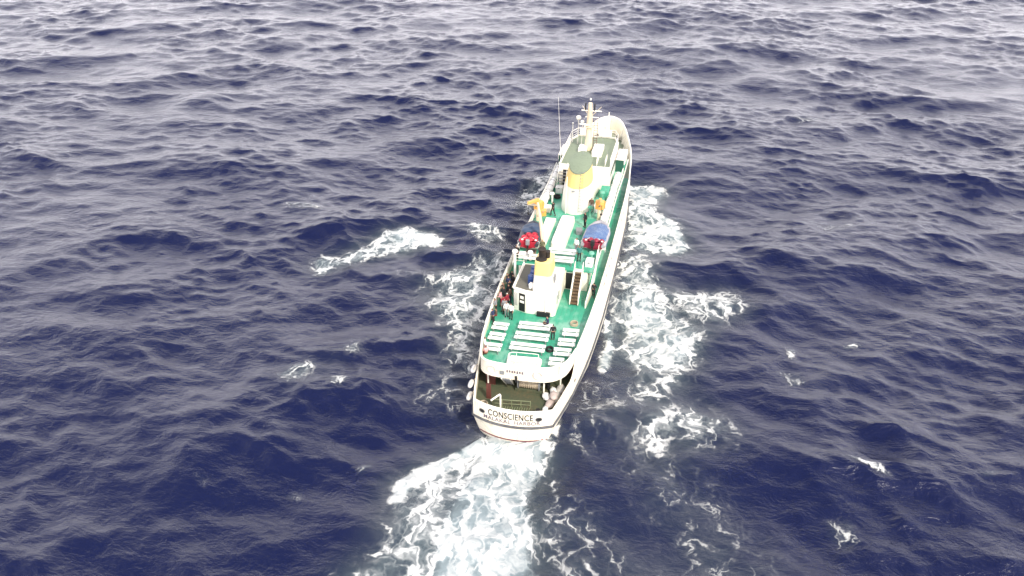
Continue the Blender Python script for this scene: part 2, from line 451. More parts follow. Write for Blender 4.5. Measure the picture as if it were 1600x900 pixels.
def poly_field(poly, soft):
    """1 well inside the polygon, 0 well outside, softened over `soft` metres"""
    p = np.array(poly)
    x0, y0 = p.min(0) - soft * 2; x1, y1 = p.max(0) + soft * 2
    i0, i1 = np.searchsorted(ax, (x0, x1)); j0, j1 = np.searchsorted(ay, (y0, y1))
    X = GX[i0:i1, j0:j1]; Y = GY[i0:i1, j0:j1]
    best = np.full(X.shape, 1e9); inside = np.zeros(X.shape, bool)
    for a in range(len(p)):
        ax_, ay_ = p[a]; bx_, by_ = p[(a + 1) % len(p)]
        ex, ey = bx_ - ax_, by_ - ay_
        t = np.clip(((X - ax_) * ex + (Y - ay_) * ey) / (ex * ex + ey * ey + 1e-9), 0, 1)
        best = np.minimum(best, (X - ax_ - t * ex) ** 2 + (Y - ay_ - t * ey) ** 2)
        cr = ((ay_ > Y) != (by_ > Y)) & (X < ex * (Y - ay_) / (ey if abs(ey) > 1e-9 else 1e-9) + ax_)
        inside ^= cr
    sd = np.sqrt(best) * np.where(inside, 1, -1)
    f = np.clip(sd / (2 * soft) + 0.5, 0, 1)
    return (i0, i1, j0, j1), f * f * (3 - 2 * f)

DENS = {}
churn = np.zeros(GX.shape)
for key, polys in FOAM.items():
    dmap = np.zeros(GX.shape)
    for poly, den, soft in polys:
        (i0, i1, j0, j1), f = poly_field(poly, soft)
        dmap[i0:i1, j0:j1] = np.maximum(dmap[i0:i1, j0:j1], den * f)
    DENS[key] = dmap
    churn = np.maximum(churn, dmap)
def blur(a, n):
    for ax_ in (0, 1):
        for _ in range(2):
            c = np.cumsum(np.concatenate([np.zeros_like(a.take([0], ax_)), a], ax_), ax_)
            m_ = a.shape[ax_]
            hi = np.minimum(np.arange(m_) + n + 1, m_); lo = np.maximum(np.arange(m_) - n, 0)
            a = (c.take(hi, ax_) - c.take(lo, ax_)) / (2 * n + 1)
    return a
AIR = {k_: np.maximum(blur(d_, 7), d_ * 0.5) for k_, d_ in DENS.items()}
# white water stands proud of the sea in lumps
lump = 1.3 * sample(HZ, GX * 1.8 + 31, GY * 1.8 + 77) + 0.7 * sample(HZ, GX * 3.0 + 3, GY * 3.0 + 7)
WZ = WZ + np.clip(churn - 0.35, 0, 1) * (0.30 + lump * 1.0)
WZ = WZ + 0.30 * np.exp(-(GX / 3.2) ** 2 - ((GY + 0.6) / 1.8) ** 2)      # water piled up under the counter

def grid_mesh(name, mask=None, lift=0.0, dens=None, air=None):
    nx, ny = GX.shape
    idx = np.arange(nx * ny).reshape(nx, ny)
    q = np.stack([idx[:-1, :-1], idx[1:, :-1], idx[1:, 1:], idx[:-1, 1:]], -1).reshape(-1, 4)
    co = np.stack([WX, WY, WZ + lift], -1).reshape(-1, 3)
    dv = None
    if mask is not None:
        mf = mask.reshape(-1)
        q = q[mf[q].any(1)]
        used = np.unique(q)
        remap = np.full(nx * ny, -1, np.int64); remap[used] = np.arange(len(used))
        q = remap[q]; co = co[used]; dv = dens.reshape(-1)[used]; av = air.reshape(-1)[used]
    me = bpy.data.meshes.new(name)
    me.vertices.add(len(co)); me.vertices.foreach_set('co', co.astype(np.float32).ravel())
    me.loops.add(q.size); me.loops.foreach_set('vertex_index', q.astype(np.int32).ravel())
    me.polygons.add(len(q)); me.polygons.foreach_set('loop_start', np.arange(0, q.size, 4, dtype=np.int32))
    me.polygons.foreach_set('use_smooth', np.ones(len(q), bool))
    if dv is not None:
        a = me.attributes.new('foam_amount', 'FLOAT', 'POINT')
        a.data.foreach_set('value', dv.astype(np.float32))
        a = me.attributes.new('air_amount', 'FLOAT', 'POINT')
        a.data.foreach_set('value', av.astype(np.float32))
    me.update(calc_edges=True)
    return me

def tag(o, label=None, cat=None, group=None, kind=None):
    if label: o['label'] = label
    if cat: o['category'] = cat
    if group: o['group'] = group
    if kind: o['kind'] = kind
    return o

sea_me = grid_mesh('sea')
sea_me.materials.append(water_material())
sea = bpy.data.objects.new('sea', sea_me); COL.objects.link(sea)
tag(sea, 'deep violet blue open sea with choppy waves', 'sea', kind='structure')

FOAM_INFO = {
    'stern_wake_foam': ('thick white propeller wake boiling out from under the stern', 1.0),
    'stern_quarter_foam': ('thin lacy foam threads trailing off the starboard quarter', 1.15),
    'starboard_wash_foam': ('broad white bow wash spreading along the starboard side of the hull', 1.0),
    'port_wash_foam': ('lacy grey white wash along the port side of the hull', 1.15),
    'port_crest_foam': ('white breaking wave crest out to port of the ship', 1.1),
    'drifting_foam_patch': ('small drifting patches of foam on dark water off the port quarter', 1.5),
    'whitecap_foam': ('scattered little whitecaps on the open waves', 1.6),
}
for n_, (key, (lab, fine)) in enumerate(FOAM_INFO.items()):
    me = grid_mesh(key, np.maximum(DENS[key], AIR[key]) > 0.012, 0.03 + 0.006 * n_, DENS[key], AIR[key])
    me.materials.append(foam_material(key, fine))
    o = bpy.data.objects.new(key, me); COL.objects.link(o)
    tag(o, lab, 'foam', kind='stuff')
# ------------------------------------------------------------------ mesh helpers
class MB:
    """collects faces; build() links them as one mesh object"""
    def __init__(self):
        self.v, self.f = [], []
    def add(self, vs, fs):
        n = len(self.v)
        self.v += [tuple(p) for p in vs]
        self.f += [tuple(i + n for i in f) for f in fs]
        return self
    def box(self, x0, x1, y0, y1, z0, z1):
        return self.add([(x0, y0, z0), (x1, y0, z0), (x1, y1, z0), (x0, y1, z0), (x0, y0, z1), (x1, y0, z1), (x1, y1, z1), (x0, y1, z1)],
                        [(3, 2, 1, 0), (4, 5, 6, 7), (0, 1, 5, 4), (1, 2, 6, 5), (2, 3, 7, 6), (3, 0, 4, 7)])
    def prism(self, pts, z0, z1):
        """pts counter-clockwise; z0 / z1 numbers or functions of (x, y)"""
        a = z0 if callable(z0) else (lambda x, y: z0)
        b = z1 if callable(z1) else (lambda x, y: z1)
        n = len(pts)
        vs = [(x, y, a(x, y)) for x, y in pts] + [(x, y, b(x, y)) for x, y in pts]
        fs = [tuple(reversed(range(n))), tuple(range(n, 2 * n))]
        fs += [(i, (i + 1) % n, n + (i + 1) % n, n + i) for i in range(n)]
        return self.add(vs, fs)
    def tube(self, pts, r, n=6, cap=True):
        """round bar through pts; r a number or one per point"""
        pts = [Vector(p) for p in pts]
        rs = r if isinstance(r, (list, tuple)) else [r] * len(pts)
        rings = []
        ref = None
        for i, p in enumerate(pts):
            d = (pts[min(i + 1, len(pts) - 1)] - pts[max(i - 1, 0)]).normalized()
            if ref is None:
                ref = Vector((0, 0, 1)) if abs(d.z) < 0.9 else Vector((1, 0, 0))
            u = d.cross(ref).normalized()
            w = u.cross(d).normalized()
            ref = w
            rings.append([p + (u * math.cos(2 * math.pi * k / n) + w * math.sin(2 * math.pi * k / n)) * rs[i] for k in range(n)])
        vs = [q for ring in rings for q in ring]
        fs = []
        for i in range(len(rings) - 1):
            for k in range(n):
                a, b = i * n + k, i * n + (k + 1) % n
                fs.append((b, a, a + n, b + n))
        if cap:
            fs.append(tuple(range(n)))
            fs.append(tuple(reversed(range((len(rings) - 1) * n, len(rings) * n))))
        return self.add(vs, fs)
    def bar(self, p, q, w, h):
        """square-section bar"""
        p, q = Vector(p), Vector(q)
        d = (q - p).normalized()
        ref = Vector((0, 0, 1)) if abs(d.z) < 0.95 else Vector((0, 1, 0))
        u = d.cross(ref).normalized() * w / 2
        t = u.cross(d).normalized() * h / 2
        vs = [p - u - t, p + u - t, p + u + t, p - u + t, q - u - t, q + u - t, q + u + t, q - u + t]
        return self.add(vs, [(0, 1, 2, 3), (7, 6, 5, 4), (1, 0, 4, 5), (2, 1, 5, 6), (3, 2, 6, 7), (0, 3, 7, 4)])
    def loft(self, rings, close=True, cap0=False, cap1=False):
        n = len(rings[0])
        vs = [p for r in rings for p in r]
        fs = []
        for i in range(len(rings) - 1):
            for k in range(n if close else n - 1):
                a, b = i * n + k, i * n + (k + 1) % n
                fs.append((a, b, b + n, a + n))
        if cap0: fs.append(tuple(reversed(range(n))))
        if cap1: fs.append(tuple(range((len(rings) - 1) * n, len(rings) * n)))
        return self.add(vs, fs)
    def ellipsoid(self, c, rx, ry, rz, n=12, m=7):
        rings = []
        for i in range(m + 1):
            t = math.pi * i / m
            s, h = math.sin(t), -math.cos(t)
            s = max(s, 0.02)
            rings.append([(c[0] + rx * s * math.cos(2 * math.pi * k / n), c[1] + ry * s * math.sin(2 * math.pi * k / n), c[2] + rz * h) for k in range(n)])
        return self.loft(rings, True, True, True)
    def build(self, name, material, parent=None, smooth=False, bevel=0.0, loc=None):
        me = bpy.data.meshes.new(name)
        me.from_pydata(self.v, [], self.f)
        me.update()
        if smooth:
            me.polygons.foreach_set('use_smooth', [True] * len(me.polygons))
            me.set_sharp_from_angle(angle=R(42))
        me.materials.append(material)
        return link(name, me, parent, bevel, loc)

def link(name, me, parent=None, bevel=0.0, loc=None):
    o = bpy.data.objects.new(name, me)
    COL.objects.link(o)
    if loc is not None: o.location = loc
    if parent is not None: o.parent = parent
    if bevel:
        b = o.modifiers.new('edge', 'BEVEL')
        b.width = bevel; b.segments = 2; b.limit_method = 'ANGLE'
    return o

def empty(name, loc=(0, 0, 0), rz=0.0, parent=None):
    o = bpy.data.objects.new(name, None)
    o.empty_display_size = 0.3
    COL.objects.link(o)
    o.location = loc
    o.rotation_euler = (0, 0, rz)
    if parent is not None: o.parent = parent
    return o

def copy_tree(o, parent=None):
    c = o.copy()
    COL.objects.link(c)
    c.parent = parent
    for ch in list(o.children):
        copy_tree(ch, c)
    return c

def oval(cx, cy, rx, ry, n=24):
    return [(cx + rx * math.cos(2 * math.pi * k / n), cy + ry * math.sin(2 * math.pi * k / n)) for k in range(n)]

# ------------------------------------------------------------------ paint
WHITE = weathered('white_hull_paint', (0.80, 0.745, 0.61), (0.40, 0.24, 0.12), 'hull', 0.42, 0.30)
WHITE2 = weathered('white_house_paint', (0.82, 0.785, 0.69), (0.46, 0.32, 0.20), 'hull', 0.42, 0.22)
CREAM = mat('cream_mast_paint', (0.74, 0.62, 0.42), 0.5, wear=0.25)
YELLOW = mat('funnel_yellow_paint', (0.82, 0.62, 0.23), 0.45, wear=0.2, wear_rgb=(0.6,0.45,0.25))
GREEN = weathered('bright_green_deck_paint', (0.036, 0.31, 0.195), (0.05, 0.15, 0.09), 'deck', 0.55, 0.35, (0.20, 0.42, 0.32), 0.7)
GREY_GREEN = mat('grey_green_roof_paint', (0.19, 0.235, 0.165), 0.65, wear=0.3)
DARK_DECK = mat('dark_olive_deck_paint', (0.065, 0.078, 0.045), 0.7, wear=0.5, wear_rgb=(0.16, 0.11, 0.06))
STRIPE = mat('dark_grey_stripe_paint', (0.06, 0.063, 0.07), 0.5, wear=0.3, wear_rgb=(0.3, 0.28, 0.27))
RED = mat('red_antifouling', (0.22, 0.03, 0.03), 0.6, wear=0.3)
BLACK = mat('black_rubber', (0.012, 0.012, 0.013), 0.6, wear=0.2, wear_rgb=(0.05, 0.05, 0.05))
GLASS = mat('dark_window_glass', (0.012, 0.014, 0.018), 0.08, wear=0.05, spec=0.6)
BROWN = mat('brown_bulkhead_paint', (0.11, 0.035, 0.028), 0.6, wear=0.35)
ROPE = mat('pale_rope', (0.45, 0.38, 0.28), 0.9, wear=0.4, scale=4.0)
STEEL = mat('grey_steel', (0.25, 0.26, 0.27), 0.5, metal=0.2, wear=0.3)
SOOT = mat('sooty_exhaust_pipe', (0.02, 0.017, 0.015), 0.75, wear=0.3, wear_rgb=(0.09, 0.05, 0.03))
WOOD = mat('weathered_brown_wood', (0.16, 0.11, 0.065), 0.7, wear=0.5)
ORANGE = mat('orange_crane_paint', (0.78, 0.38, 0.09), 0.5, wear=0.25)
BENCHW = mat('white_bench_paint', (0.70, 0.70, 0.67), 0.5, wear=0.3, wear_rgb=(0.45, 0.42, 0.36), scale=2.0)
INK = mat('black_lettering_paint', (0.02, 0.02, 0.022), 0.5, wear=0.2, wear_rgb=(0.2, 0.2, 0.2))
INK2 = mat('faded_purple_lettering_paint', (0.11, 0.085, 0.12), 0.5, wear=0.3, wear_rgb=(0.4, 0.36, 0.38))
BUOY = mat('faded_pink_lifebuoy', (0.74, 0.58, 0.54), 0.6, wear=0.2)

# ------------------------------------------------------------------ the ship: x to starboard, y to the bow, z up from the waterline
ship = empty('ship')
tag(ship, 'long white passenger ship with green decks and two yellow funnels', 'ship')

Z_STRIPE, Z_MAIN, Z_MBUL = 2.2, 2.5, 3.7      # rubbing stripe, mooring deck, mooring-deck bulwark
Z_DECK, Z_BUL, Z_BOAT = 4.7, 5.75, 7.1        # bench deck, its bulwark, boat deck
STRIPE_T = [(0.25, 3.38), (2, 3.78), (5, 4.35), (9, 4.78), (12, 5.0), (17, 5.22), (25, 5.32), (38, 5.3), (45, 5.02), (52, 4.15), (57, 3.05), (61, 1.95), (63.3, 0.9), (64.6, 0.04)]
TOP_T = [(0.45, 3.38), (2, 3.72), (5, 4.18), (9, 4.52), (12, 4.7), (17, 4.9), (25, 5.02), (38, 5.04), (45, 4.92), (52, 4.5), (55.4, 4.05), (58.4, 3.45), (61.2, 2.8), (63.5, 2.05), (64.7, 1.4), (65.3, 0.7), (65.5, 0.04)]
WATER_T = [(0.75, 2.9), (5, 3.7), (12, 4.7), (20, 5.15), (36, 5.15), (45, 4.6), (52, 3.5), (58, 2.0), (61.8, 0.9), (63.6, 0.03)]
KEEL_T = [(2.0, 0.3), (8, 1.6), (18, 3.8), (36, 4.0), (46, 2.9), (56, 1.0), (62, 0.2), (63.0, 0.03)]
def tab(t, y): return float(np.interp(y, [p[0] for p in t], [p[1] for p in t]))
LEVELS = [(-3.2, KEEL_T), (0.0, WATER_T), (Z_STRIPE, STRIPE_T), (Z_BUL, TOP_T), (8.0, TOP_T)]
def ends(z):
    zs = [l[0] for l in LEVELS]
    return (float(np.interp(z, zs, [l[1][0][0] for l in LEVELS])), float(np.interp(z, zs, [l[1][-1][0] for l in LEVELS])))
def half(y, z):
    """half breadth of the hull at (y, z)"""
    for (za, ta), (zb, tb) in zip(LEVELS, LEVELS[1:]):
        if z <= zb:
            u = (z - za) / (zb - za)
            return tab(ta, y) * (1 - u) + tab(tb, y) * u
def transom_y(x, z):
    y0, _ = ends(z)
    h = half(y0, z)
    return y0 - 0.85 * (1 - min(1.0, abs(x) / h) ** 2.2)
TS = [0, .01, .025, .045, .07, .1, .14, .18, .22, .27, .33, .4, .47, .54, .6, .66, .71, .76, .8, .84, .875, .905, .93, .95, .967, .98, .99, .996, 1.0]
def hull_ring(z):
    """closed plan outline of the hull at height z, counter-clockwise from the transom's middle"""
    y0, y1 = ends(z)
    h0 = half(y0, z)
    right = [(h0 * a, transom_y(h0 * a, z)) for a in (0.0, 0.18, 0.36, 0.54, 0.7, 0.84, 0.94)]
    right += [(half(y0 + t * (y1 - y0), z), y0 + t * (y1 - y0)) for t in TS]
    left = [(-x, y) for x, y in reversed(right[1:])]
    return [(x, y, z) for x, y in right + left]

m = MB(); m.loft([hull_ring(z) for z in (-3.2, -1.6, -0.6, -0.25)], True, True, False)
bottom = m.build('hull_bottom', RED, ship, True)
m = MB(); m.loft([hull_ring(z) for z in (-0.25, 0.15, 0.6, 1.1, 1.7, 2.2, 2.6, 3.0, 3.4, Z_MBUL)], True)
hull = m.build('hull', WHITE, ship, True)

# outer side from the mooring-deck bulwark up to the bench-deck bulwark, with the swept cut at the stern
def side_strip(sx, ys, zbot, ztop, thick, name, material, parent):
    m = MB()
    ro, ri = [], []
    for y in ys:
        zb, zt = zbot(y), ztop(y)
        a, b = half(y, zb), half(y, zt)
        ro.append([(sx * a, y, zb), (sx * b, y, zt), (sx * max(b - thick, 0.02), y, zt + 0.004), (sx * max(a - thick, 0.02), y, zb)])
    if sx > 0: ro = [list(reversed(r)) for r in ro]
    m.loft(ro, True, True, True)
    return m.build(name, material, parent, True)
def sheer(y):      # the bulwark rises towards the bow
    return Z_BUL + max(0.0, (y - 48) / 18.0) ** 1.5 * 1.3
def cut_top(y): return sheer(y) if y > 7.0 else Z_MBUL + 0.06 + (sheer(7.0) - Z_MBUL) * max(0.0, (y - 4.6) / 2.4) ** 1.6
ysid = [4.6, 5.0, 5.4, 5.8, 6.2, 6.6, 7.0] + [7.5 + 1.5 * i for i in range(38)] + [63.5, 64.1, 64.6, 64.95, 65.2, 65.35, 65.45, 65.49]
for sx in (1, -1):
    side_strip(sx, ysid, lambda y: Z_MBUL - 0.002, cut_top, 0.14, 'topside', WHITE, ship)
    # capping rail
    m = MB(); m.tube([(sx * (half(y, sheer(y)) - 0.07), y, sheer(y) + 0.03) for y in ysid if y >= 7.0], 0.09, 6)
    m.build('capping_rail', WHITE2, ship, True)
    # inner face of the mooring-deck bulwark
    yy = [0.5, 1.2, 2, 3, 4, 5.0, 6.5]
    side_strip(sx, yy, lambda y: Z_MAIN, lambda y: Z_MBUL - 0.01, 0.16, 'mooring_deck_bulwark', WHITE, ship)
    # rubbing stripe along the side
    m = MB(); y0, y1 = ends(Z_STRIPE)
    m.tube([(sx * (half(y, Z_STRIPE) + 0.01), y, Z_STRIPE) for y in [y0 + t * (y1 - y0) for t in TS]], 0.13, 6)
    m.build('rubbing_stripe', STRIPE, hull, True)
    m = MB(); m.tube([(sx * (half(y, 4.62) + 0.0), y, 4.62) for y in np.linspace(8, 62, 28)], 0.055, 5)
    m.build('deck_edge_moulding', WHITE2, hull, True)
    # freeing ports and portholes in the side
    for k, y in enumerate(np.linspace(19.5, 50, 17)):
        h0_, h1_ = half(y - .38, 5.05), half(y + .38, 5.05)
        m = MB()
        for za, zb in ((4.92, 5.06),):
            m.add([(sx * (half(y - .38, za) + .012), y - .38, za), (sx * (half(y + .38, za) + .012), y + .38, za),
                   (sx * (half(y + .38, zb) + .012), y + .38, zb), (sx * (half(y - .38, zb) + .012), y - .38, zb)], [(0, 1, 2, 3) if sx > 0 else (3, 2, 1, 0)])
        m.build('freeing_port', BLACK, hull)
# transom: inner face, cap, stripe, hawse holes
xs = np.linspace(-3.34, 3.34, 25)
m = MB()
m.loft([[(x, transom_y(x, Z_MBUL) + 0.002, Z_MBUL), (x, transom_y(x, Z_MBUL) + 0.17, Z_MBUL + 0.004), (x, transom_y(x, Z_MAIN) + 0.17, Z_MAIN)] for x in xs], False)
m.build('transom_bulwark', WHITE, ship, True)
m = MB(); m.tube([(x, transom_y(x, Z_MBUL) + 0.085, Z_MBUL + 0.02) for x in xs], 0.10, 6); m.build('transom_capping_rail', WHITE2, ship, True)
m = MB(); m.tube([(x, transom_y(x, Z_STRIPE), Z_STRIPE) for x in np.linspace(-3.36, 3.36, 25)], 0.13, 6); m.build('rubbing_stripe', STRIPE, hull, True)
for x in (-2.52, 2.3):
    m = MB(); n = 14
    ring = [(x + .24 * math.cos(a), transom_y(x + .24 * math.cos(a), 3.05 + .17 * math.sin(a)) - .015, 3.05 + .17 * math.sin(a)) for a in [2 * math.pi * j / n for j in range(n)]]
    m.add(ring, [tuple(range(n))]); hh = m.build('hawse_hole', BLACK, hull)
    m = MB(); m.tube(ring + ring[:2], 0.04, 5, False); m.build('hawse_rim', STRIPE, hull, True)
m = MB(); n = 12
ring = [(half(5.5 + .22 * math.cos(a), 3.2) + .015, 5.5 + .22 * math.cos(a), 3.2 + .16 * math.sin(a)) for a in [2 * math.pi * j / n for j in range(n)]]
m.add(ring, [tuple(range(n))]); m.build('hawse_hole', BLACK, hull)

def lettering(text, x0, x1, z0, z1, material, stroke=0.0):
    cu = bpy.data.curves.new('letters', 'FONT'); cu.body = text; cu.size = 1.0; cu.space_character = 1.08; cu.offset = stroke
    tmp = bpy.data.objects.new('letters', cu); COL.objects.link(tmp)
    bpy.context.view_layer.update()
    me = bpy.data.meshes.new_from_object(tmp.evaluated_get(bpy.context.evaluated_depsgraph_get()))
    bpy.data.objects.remove(tmp, do_unlink=True)
    co = np.zeros(len(me.vertices) * 3); me.vertices.foreach_get('co', co); co = co.reshape(-1, 3)
    lo, hi = co.min(0), co.max(0)
    for v in me.vertices:
        x = x0 + (v.co.x - lo[0]) / (hi[0] - lo[0]) * (x1 - x0)
        z = z0 + (v.co.y - lo[1]) / (hi[1] - lo[1]) * (z1 - z0)
        v.co = (x, transom_y(x, z) - 0.02, z)
    me.materials.clear(); me.materials.append(material)
    return link('lettering', me, hull)
lettering('CONSCIENCE', -1.95, 1.86, 2.90, 3.52, INK, 0.02)
lettering('MALAKAL', -2.36, 0.02, 2.47, 2.84, INK2, 0.012)
lettering('HARBOR', 0.34, 2.44, 2.47, 2.84, INK2, 0.012)

m = MB(); m.tube([(x, transom_y(x, 0.42) - 0.0, 0.42) for x in np.linspace(-2.9, 2.9, 21)], 0.07, 6); m.build('boot_stripe', mat('dark_red_boot_paint', (0.12, 0.03, 0.035), 0.5), hull, True)
# rudder post
MB().box(2.35, 2.6, 0.3, 0.9, -1.5, 0.55).build('quarter_fin', RED, ship, bevel=0.04)

# decks
def deck_outline(y0, y1, z, inset=0.13, n=26):
    ys = np.linspace(y0, y1, n)
    r = [(max(half(y, z) - inset, 0.03), y) for y in ys]
    return r + [(-x, y) for x, y in reversed(r)]
mo = [(x, transom_y(x, Z_MAIN) + 0.12) for x in np.linspace(-3.2, 3.2, 15)]
MB().prism(mo + deck_outline(0.6, 7.6, Z_MAIN, 0.1, 8), Z_MAIN - 0.12, Z_MAIN).build('mooring_deck', DARK_DECK, ship)
AFT = [(0.0, 2.95), (1.4, 3.02), (2.4, 3.25), (3.15, 3.75), (3.68, 4.5), (3.98, 5.4), (4.22, 6.6)]
aftL = [(0.0, 2.95), (-1.4, 2.98), (-2.5, 3.08), (-3.2, 3.35), (-3.66, 3.95), (-3.95, 5.2), (-4.22, 6.6)]
dk = [(-x * 0 + p[0] * 0.97, p[1] + 0.1) for p in reversed(aftL[1:]) for x in (0,)] + [(p[0] * 0.97, p[1] + 0.1) for p in AFT]
side_out = deck_outline(7.2, 48, Z_DECK)
nside = len(side_out) // 2
MB().prism(dk + side_out, Z_DECK - 0.14, Z_DECK).build('bench_deck', GREEN, ship)
fd = deck_outline(48.002, 65.0, Z_DECK, 0.13, 18)
MB().prism(fd, Z_DECK - 0.14, Z_DECK + 0.003).build('forecastle_deck', GREY_GREEN, ship)

# the curved white screen round the after end of the bench deck
ring = list(reversed(aftL[1:])) + AFT
def smooth_poly(p, k=3):
    out = []
    P = [Vector((q[0], q[1], 0)) for q in p]
    for i in range(len(P) - 1):
        a, b, c, d = P[max(i - 1, 0)], P[i], P[i + 1], P[min(i + 2, len(P) - 1)]
        for j in range(k):
            t = j / k
            q = 0.5 * ((2 * b) + (c - a) * t + (2 * a - 5 * b + 4 * c - d) * t * t + (3 * b - a - 3 * c + d) * t ** 3)
            out.append((q.x, q.y))
    out.append((P[-1].x, P[-1].y))
    return out
ring = smooth_poly(ring, 4)
m = MB()
rr = []
for i, (x, y) in enumerate(ring):
    a = Vector(ring[max(i - 1, 0)]); b = Vector(ring[min(i + 1, len(ring) - 1)])
    nrm = Vector((-(b - a).y, (b - a).x)).normalized() * 0.12
    zb = 4.3 + (0.25 * max(0.0, (y - 4.6) / 2.0))
    rr.append([(x, y, zb), (x, y, Z_BUL + 0.02), (x + nrm.x, y + nrm.y, Z_BUL + 0.02), (x + nrm.x, y + nrm.y, zb)])
m.loft(rr, True, True, True)
screen = m.build('after_screen', WHITE, ship, True)
m = MB(); m.tube([(x, y, Z_BUL + 0.04) for x, y in ring], 0.08, 6); m.build('capping_rail', WHITE2, screen, True)
def ring_at(xq):
    return float(np.interp(xq, [p[0] for p in ring], [p[1] for p in ring]))
for x in (-2.45, 1.55):
    y = ring_at(x) - 0.05
    m = MB(); pts = [(x + .36 * math.cos(a), ring_at(x + .36 * math.cos(a)) - 0.06, 5.08 + .36 * math.sin(a)) for a in [2 * math.pi * j / 16 for j in range(17)]]
    m.tube(pts, 0.075, 6, False); m.build('lifebuoy', BUOY, screen, True)
m = MB(); m.box(-1.72, -1.35, 2.86, 2.93, 4.75, 5.1); m.build('name_plate', STEEL, screen, bevel=0.01)
m = MB(); m.tube([(-0.3, 2.9, 4.15), (-0.3, 2.86, 4.75)], 0.1, 8); m.build('stern_light', BLACK, screen, True)
# faded hand-painted line on the screen
m = MB()
for k in range(7):
    x = -1.15 + 0.22 * k
    m.box(x, x + 0.12, ring_at(x) - 0.022, ring_at(x) - 0.006, 4.98 + 0.04 * (k % 2), 5.24)
m.build('faded_painted_line', INK2, screen)

# below the screen: bulkhead, posts, ladder, winch and mooring gear
MB().box(-3.9, 3.9, 7.3, 7.45, Z_MAIN, Z_DECK - 0.15).build('mooring_deck_bulkhead', BROWN, ship)
for (x, y) in ((1.95, 3.75), (-3.05, 4.0), (3.2, 4.9)):
    m = MB(); m.tube([(x, y, Z_MAIN), (x, y, Z_DECK - 0.1)], 0.07, 8); m.build('deck_support_post', WHITE2, ship, True)
lad = MB()
for dx in (0, 0.75):
    lad.bar((-1.55 + dx, 2.75 + dx * 0.1, Z_DECK - 0.2), (-1.55 + dx * 0.9, 4.6, Z_MAIN + 0.05), 0.07, 0.22)
ladder = lad.build('stern_ladder', WHITE2, ship, bevel=0.01)
for k in range(7):
    t = (k + 0.7) / 7.6
    MB().box(-1.52, -0.84, 2.75 + 1.85 * t - .1, 2.75 + 1.85 * t + .1, Z_DECK - 0.2 - 2.0 * t, Z_DECK - 0.16 - 2.0 * t).build('tread', STEEL, ladder)
MB().box(-3.3, -2.45, 4.2, 4.32, Z_MAIN, Z_DECK - 0.16).build('brown_side_panel', BROWN, ship, bevel=0.01)
MB().add([(-2.75, 2.2, Z_MAIN), (-2.35, 2.2, Z_MAIN), (-2.35, 2.28, 4.1), (-2.75, 2.28, 4.1)], [(0, 1, 2, 3), (3, 2, 1, 0)]).box(-2.75, -2.35, 2.2, 2.3, Z_MAIN, 4.05).build('brown_locker_door', BROWN, ship)
win = empty('mooring_winch', (0, 0, 0), 0, ship)
m = MB(); m.tube([(-0.25, 4.2, 3.25), (1.45, 4.2, 3.25)], 0.42, 16); m.build('rope_drum', ROPE, win, True)
for k in range(9):
    m = MB(); x = -0.18 + 0.19 * k; m.tube([(x, 4.2 + .45 * math.cos(a), 3.25 + .45 * math.sin(a)) for a in [2 * math.pi * j / 14 for j in range(15)]], 0.055, 5, False); m.build('rope_turn', ROPE, win, True)
for x in (-0.35, 1.5):
    m = MB(); m.tube([(x, 4.2, 3.25), (x + 0.06, 4.2, 3.25)], 0.62, 18); m.build('drum_flange', STEEL, win, True)
MB().box(-0.6, 1.8, 3.8, 4.6, Z_MAIN, 2.8).build('winch_bed', DARK_DECK, win, bevel=0.02)
# low pipe guard over the deck grating
GREEN_PIPE = mat('dull_green_pipe', (0.20, 0.23, 0.13), 0.6, wear=0.3)
m = MB()
for z in (Z_MAIN + 0.35, Z_MAIN + 0.75):
    m.tube([(-1.95, 1.3, z), (1.2, 1.7, z)], 0.03, 5)
for k in range(5):
    u = k / 4; m.tube([(-1.95 + 3.15 * u, 1.3 + .4 * u, Z_MAIN), (-1.95 + 3.15 * u, 1.3 + .4 * u, Z_MAIN + .78)], 0.035, 5)
m.build('pipe_guard', GREEN_PIPE, ship, True)
m = MB()
for k in range(16):
    u = k / 15; m.bar((-1.9 + 3.05 * u, 0.4, Z_MAIN + 0.04), (-1.9 + 3.05 * u, 1.3 + 0.38 * u, Z_MAIN + 0.04), 0.06, 0.05)
m.build('deck_grating', GREEN_PIPE, ship)
m = MB(); m.tube([(-1.05, 0.35, Z_MAIN), (-1.05, 0.35, 4.55), (-1.08, 0.3, 4.66), (-1.2, 0.2, 4.62), (-1.75, -0.05, 4.2)], 0.075, 8); m.build('stern_davit_pipe', WHITE2, ship, True)
for (x, y) in ((2.2, 4.6), (-2.2, 5.4), (2.0, 1.0)):
    m = MB(); m.tube([(x, y, Z_MAIN), (x, y, Z_MAIN + .55)], 0.13, 10); m.tube([(x, y, Z_MAIN + .5), (x, y, Z_MAIN + .6)], 0.19, 10); m.build('bollard', BLACK, ship, True)

